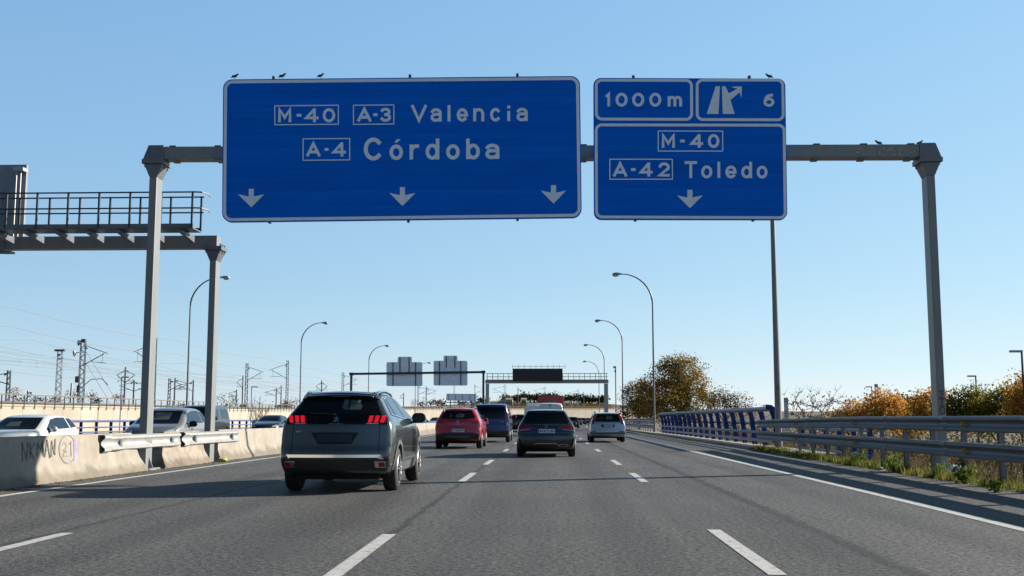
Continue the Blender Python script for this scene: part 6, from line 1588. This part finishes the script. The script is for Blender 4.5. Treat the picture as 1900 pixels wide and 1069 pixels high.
for k, (px, top, Y, leaf, bl, lb, nn) in enumerate((
    (1585, 735, 74, 'leaf_orange', [(1585, 762, 30, 26), (1565, 772, 26, 20)], 'low orange bush tree, leftmost of the orange row', 80),
    (1640, 716, 72, 'leaf_orange', [(1640, 748, 34, 30), (1615, 760, 30, 28), (1660, 765, 30, 26)], 'rounded orange tree beneath the flat-headed lamp', 120),
    (1690, 738, 78, 'leaf_orange', [(1690, 765, 30, 26), (1672, 770, 24, 22)], 'yellow-orange tree between the rounded orange tree and the gantry post', 80),
    (1725, 715, 70, 'leaf_orange', [(1728, 748, 30, 32), (1712, 765, 26, 26)], 'orange tree directly behind the right gantry post', 100),
    (1790, 715, 64, 'leaf_green', [(1785, 750, 30, 32), (1812, 742, 30, 30), (1765, 765, 28, 28)], 'yellow-green tree just right of the right gantry post', 130),
    (1850, 713, 62, 'leaf_green', [(1848, 748, 34, 32), (1872, 738, 28, 30), (1830, 770, 34, 26)], 'green tree second from the right edge', 130),
    (1900, 690, 56, 'leaf_orange', [(1900, 720, 22, 28), (1920, 745, 34, 40), (1890, 765, 26, 26)], 'orange-brown tree cut by the right photo edge', 110))):
    tree_px('autumn_tree', lb, px, top, Y, bl, leaf, int(nn * 1.15), 44, .145, 30 + k, trunk=.13, clump=.3, group='autumn trees beyond the right guard rail')
tree_px('dark_tree', 'dark green treetop showing behind the orange row', 1690, 735, 150, [(1690, 752, 50, 14), (1650, 758, 40, 12)], 'leaf_pine', 90, 20, .4, 51, trunk=.2, clump=.6)
rnd = random.Random(77)
# bushes and small trees beyond the railway
for k, (px, py, Y, rx, ry, leaf, bare, lb) in enumerate((
    (26, 728, 160, 9, 9, 'leaf_red', .5, 'small bare reddish tree behind the leftmost mast'), (132, 734, 170, 13, 12, 'leaf_brown', .35, 'brown bare bush left of the dish mast'), (148, 736, 175, 10, 10, 'leaf_red', .4, 'reddish bush at the foot of the dish mast'), (172, 733, 170, 6, 6, 'leaf_red', .5, 'tiny bare tree right of the dish mast'),
    (40, 743, 150, 16, 5, 'leaf_pine', 0, 'low dark bush near the left photo edge'), (75, 743, 160, 14, 4, 'leaf_pine', 0, 'low dark bush left of the floodlight tower'), (100, 742, 165, 12, 4, 'leaf_pine', 0, 'low dark bush at the floodlight tower'), (178, 745, 150, 8, 4, 'leaf_pine', 0, 'low dark bush right of the dish mast'), (217, 738, 170, 10, 6, 'leaf_red', .4, 'reddish bush left of the near gantry post'),
    (415, 740, 190, 16, 9, 'leaf_brown', .4, 'brown bare bush right of the farther gantry post'), (432, 742, 195, 10, 8, 'leaf_brown', .4, 'brown bush second right of the farther gantry post'), (545, 745, 210, 12, 8, 'leaf_red', .4, 'reddish bush left of the SUV roof'), (530, 748, 210, 8, 6, 'leaf_brown', .4, 'small brown bush by the arm-left mast'),
    (768, 746, 300, 8, 8, 'leaf_brown', .5, 'small round bare tree left under the sign backs'), (785, 745, 305, 6, 8, 'leaf_brown', .5, 'small round bare tree right under the sign backs'), (803, 746, 310, 5, 7, 'leaf_brown', .5, 'tiny bare tree left of the grey panel'), (815, 748, 310, 8, 6, 'leaf_brown', .3, 'brown bush left of the grey panel'))):
    p = at(px, py, Y); q = Y / 2014.
    zb = wall_top(min(480, Y)) + .2
    tree('shrub', lb, (p.x, Y, zb), max(.5, p.z - zb), [(0, 0, max(.3, p.z - zb), rx * q, rx * q, ry * q)], leaf, 22, 9, .22, 200 + k, trunk=.06, bare=bare, clump=.3, group='shrubs along the railway', cat='shrub')
# leafless shrub in front of the wall, left of the SUV
p = at(478, 792, 88)
t = thing('bare_shrub', 'leafless shrub with thin upright twigs in front of the pale wall', 'shrub', (p.x, 88, -.4)); mb = MB(); rnd = random.Random(8)
for i in range(16):
    a = rnd.uniform(0, 6.28); e = Vector((math.cos(a) * rnd.uniform(.3, 1.7), math.sin(a) * .8, rnd.uniform(2., 3.4)))
    q = limb(mb, (0, 0, 0), e, .03, .008, rnd, .12)
    for j in range(5):
        s0 = q[rnd.randint(2, 4)]; limb(mb, s0, s0 + Vector((rnd.uniform(-.7, .7), rnd.uniform(-.3, .3), rnd.uniform(.2, .9))), .012, .005, rnd, .2, 3)
mb.build('twigs', 'twig', t, fix=False)

# far pines on the ridge (one mass), distant pale buildings and the small tower
mb = MB(); rnd = random.Random(21)
for i in range(120):
    px = rnd.uniform(930, 1125) if i < 85 else rnd.uniform(300, 930)
    Yp = rnd.uniform(800, 880); p = at(px, 771, Yp); zt = hz(p.x) + rnd.uniform(.6, 3.4) * (1 if px > 930 else .35)
    leaves(mb, (p.x, Yp, zt), 80, (1.9, 1.9, 1.15), 1.4, rnd)
    mb.tube([(p.x, Yp, hz(p.x) - 3), (p.x, Yp, zt)], .25, 5)
tag(mb.build('far_pine_wood', 'leaf_pine', fix=False), kind='stuff')
mb = MB()
for i in range(420):
    px = rnd.uniform(880, 1130) if i < 260 else rnd.uniform(-60, 880); Yp = rnd.uniform(520, 790); p = at(px, 771, Yp)
    base = -3.5 if px > 880 else 2.4
    u = min(1, max(0, (Yp - 780) / 80)); zz = 3.0 + (Yp - 520) / 270 * 5 if px > 880 else base
    leaves(mb, (p.x, Yp, zz + rnd.uniform(0, 1.2)), 26, (2.2, 2.2, .8), 1.1, rnd)
tag(mb.build('far_scrub', 'leaf_brown', fix=False), kind='stuff')
for k, (px, py, w, hh, lb) in enumerate(((905, 741, 9, 4, 'small pale house far away left of the display gantry'), (945, 743, 12, 5, 'pale building far away right of the display gantry post'), (972, 742, 9, 4, 'white building far away left of the red lorry'), (925, 746, 30, 3, 'long low pale shed far away behind the wall'))):
    Yp = 640; p = at(px, py, Yp); q = Yp / 2014.
    t = thing('distant_building', lb, 'building', (p.x, Yp, p.z - hh * q - 1.5)); H_ = hh * q * 2
    MB().box((0, 0, H_ / 2 + .3), (w * q, 6, H_)).build('wall', 'concrete_wall', t)
    mb = MB(); mb.prism([(-w * q / 2 - .3, -3.4, H_ + .3), (w * q / 2 + .3, -3.4, H_ + .3), (w * q / 2 + .3, 0, H_ + 1.2), (-w * q / 2 - .3, 0, H_ + 1.2)], (0, 0.05, .12)); mb.add([(-w * q / 2 - .3, 3.4, H_ + .3), (w * q / 2 + .3, 3.4, H_ + .3), (w * q / 2 + .3, 0, H_ + 1.3), (-w * q / 2 - .3, 0, H_ + 1.3)], [(0, 1, 2, 3)]); mb.build('roof', 'concrete_kerb', t)
    for j in range(3): MB().box((-w * q / 2 + w * q * (j + .5) / 3, -3.02, H_ * .55), (.7, .06, .9)).build('window', 'wheel_well', t)
p = at(1626, 719, 520); t = thing('telecom_tower', 'tiny telecom tower on the skyline above the orange trees', 'tower', (p.x, 520, -3)); h = p.z + 3
mb = MB(); lattice(mb, h, 1.6, .12, 14); mb.build('mast', 'pale_steel', t); MB().tube([(0, 0, h), (0, 0, h + 1.6)], .9, 10).build('antenna_drum', 'pale_steel', t)

# ------------------------------------------------------------------ roadside growth behind the right guard rail
rnd = random.Random(61)
def tuft(mb, x, y, z, n, hgt, spread, wd):
    for _ in range(n):
        a = rnd.uniform(0, 6.28); bx_, by__ = x + rnd.gauss(0, spread), y + rnd.gauss(0, spread); h_ = hgt * rnd.uniform(.45, 1.25)
        lean = Vector((math.cos(a), math.sin(a), 0)) * h_ * rnd.uniform(.1, .7); w = Vector((-math.sin(a), math.cos(a), 0)) * wd
        b = Vector((bx_, by__, z)); m_ = b + lean * .4 + Vector((0, 0, h_ * .62)); tp = b + lean + Vector((0, 0, h_))
        mb.add([b - w, b + w, m_ + w * .7, m_ - w * .7, tp], [(0, 1, 2, 3), (3, 2, 4)])
mb = MB()
for i in range(3000):
    Y = 9 + 34 * rnd.random() ** 1.1; X = 7.85 + abs(rnd.gauss(0, .5)); dens = .5 + .5 * math.sin(Y * 1.7) * math.sin(Y * .6 + 1)
    if rnd.random() > dens * .8 + .15: continue
    tuft(mb, X, Y, gz(X) - .03, 7, .11 + .12 * rnd.random(), .06, .006 + .0002 * Y)
tag(mb.build('verge_grass', 'grass_blade', fix=False), kind='stuff')
mb = MB()
for i in range(1500):
    Y = rnd.uniform(8, 60); X = rnd.uniform(8.8, 17) if rnd.random() < .7 else rnd.uniform(12, 30)
    tuft(mb, X, Y * (1 if X < 17 else 1.3), gz(X) - .05, 9, rnd.uniform(.25, .75), .16, .009)
tag(mb.build('dry_grass', 'dry_scrub', fix=False), kind='stuff')
mb = MB(); rnd = random.Random(5)
for i in range(210):
    X, Y = rnd.uniform(10.5, 36), rnd.uniform(14, 95); z = gz(X)
    for j in range(7):
        a = rnd.uniform(0, 6.28); e = Vector((X + math.cos(a) * rnd.uniform(.2, .9), Y + math.sin(a) * .6, z + rnd.uniform(.6, 1.6)))
        q = limb(mb, (X, Y, z), e, .018, .006, rnd, .15, 3)
        for m in range(2): limb(mb, q[2], q[2] + Vector((rnd.uniform(-.5, .5), rnd.uniform(-.3, .3), rnd.uniform(.1, .5))), .009, .004, rnd, .2, 2)
    leaves(mb, (X, Y, z + .6), 26, (.5, .5, .3), .1, rnd)
tag(mb.build('dry_scrub', 'dry_scrub', fix=False), kind='stuff')
mb = MB(); rnd = random.Random(15)
for i in range(1250):
    if i < 950: X, Y = rnd.uniform(13, 66), rnd.uniform(40, 82)
    else: X, Y = rnd.uniform(11.5, 34), rnd.uniform(84, 128)
    h_ = rnd.uniform(.7, 2.2); leaves(mb, (X, Y, gz(X) + h_ * .55), 34, (.6, .5, h_ * .4), .17, rnd)
for i in range(260):
    X, Y = rnd.uniform(10.2, 17), rnd.uniform(16, 46); h_ = rnd.uniform(.2, .8); leaves(mb, (X, Y, gz(X) + h_ * .5), 26, (.4, .4, h_ * .35), .09, rnd)
tag(mb.build('undergrowth', 'scrub_dark', fix=False), kind='stuff')
wnames = ['leafy green weed tuft nearest the right photo edge under the guard rail', 'bushy green weed beside the rail post left of the white litter', 'upright green weed behind the guard rail left of the gantry post', 'small green weed at the shoulder edge near the blue railing end', 'low green weed between two rail posts in front of the trees', 'tiny green weed by the kerb of the blue railing']
for k, (px, py, Y, s) in enumerate(((1850, 905, 18.5, .65), (1790, 885, 21, .9), (1740, 868, 23, .75), (1590, 848, 29, .8), (1655, 855, 26, .8), (1500, 836, 38, .7))):
    X = at(px, py, Y).x; t = thing('weed_plant', wnames[k], 'weed', (X, Y, gz(X) - .02), 0, 'green weeds along the shoulder'); r2 = random.Random(300 + k)
    st, lf = MB(), MB()
    for i in range(int(14 * s) + 4):
        a = r2.uniform(0, 6.28); e = Vector((math.cos(a) * r2.uniform(.05, .32) * s, math.sin(a) * r2.uniform(.05, .3) * s, r2.uniform(.18, .48) * s)); q = limb(st, (0, 0, 0), e, .007, .003, r2, .15, 3)
        for pnt in q[1:]: leaves(lf, pnt, 5, (.035, .035, .03), .075 * s, r2)
    st.build('stem', 'weed_leaf', t, fix=False); lf.build('leaves', 'weed_leaf', t, fix=False)
# rubble strip and litter
mb = MB(); rnd = random.Random(9)
for i in range(260):
    Y = rnd.uniform(24, 44) if i < 170 else rnd.uniform(10, 24); X = rnd.uniform(7.8, 9.6); s = rnd.uniform(.02, .08)
    o = len(mb.v); mb.ellipsoid((X, Y, gz(X) + .01), (s * rnd.uniform(.7, 1.6), s * rnd.uniform(.7, 1.5), s * .6), 6, 4)
    mb.v[o:] = [(x + rnd.uniform(-.25, .25) * s, y + rnd.uniform(-.25, .25) * s, z + rnd.uniform(-.2, .2) * s) for x, y, z in mb.v[o:]]
tag(mb.build('rubble', 'concrete_kerb'), kind='stuff')
p = at(1775, 873, 25); t = tag(thing('litter', 'crumpled white litter lying behind the guard rail at the gantry foot', 'litter', (p.x, 25, gz(p.x) + .02)))
mb = MB(); mb.ellipsoid((0, 0, .12), (.26, .16, .14), 12, 8); r2 = random.Random(2); mb.v = [(x * r2.uniform(.75, 1.25), y * r2.uniform(.75, 1.25), max(0, z * r2.uniform(.7, 1.3))) for x, y, z in mb.v]; mb.build('bag', 'paint_white', t)
mb = MB(); mb.ellipsoid((.06, -.13, .12), (.09, .03, .06), 8, 6); mb.build('dark_fold', 'black_plastic', t, smooth=True)
p = rp(BX + .5, 30.6); t = thing('litter', 'yellow-green plastic litter in the barrier gap by the farther gantry post', 'litter', p)
mb = MB(); mb.ellipsoid((0, 0, .05), (.13, .2, .06), 10, 6); r2 = random.Random(4); mb.v = [(x * r2.uniform(.7, 1.3), y * r2.uniform(.7, 1.3), max(0.005, z * r2.uniform(.6, 1.5))) for x, y, z in mb.v]; mb.build('bag', 'litter_green', t)
# grit and dirt along the foot of the median barrier
mb = MB(); rnd = random.Random(19)
for i in range(700):
    Y = 14 + 40 * rnd.random() ** 1.5; X = BX + .3 + abs(rnd.gauss(0, .14)); s = rnd.uniform(.008, .035); q = rp(X, Y, .003)
    mb.ellipsoid(q, (s * rnd.uniform(.7, 1.8), s * rnd.uniform(.8, 2.5), s * .4), 5, 3)
tag(mb.build('roadside_grit', 'verge_soil', fix=False), kind='stuff')
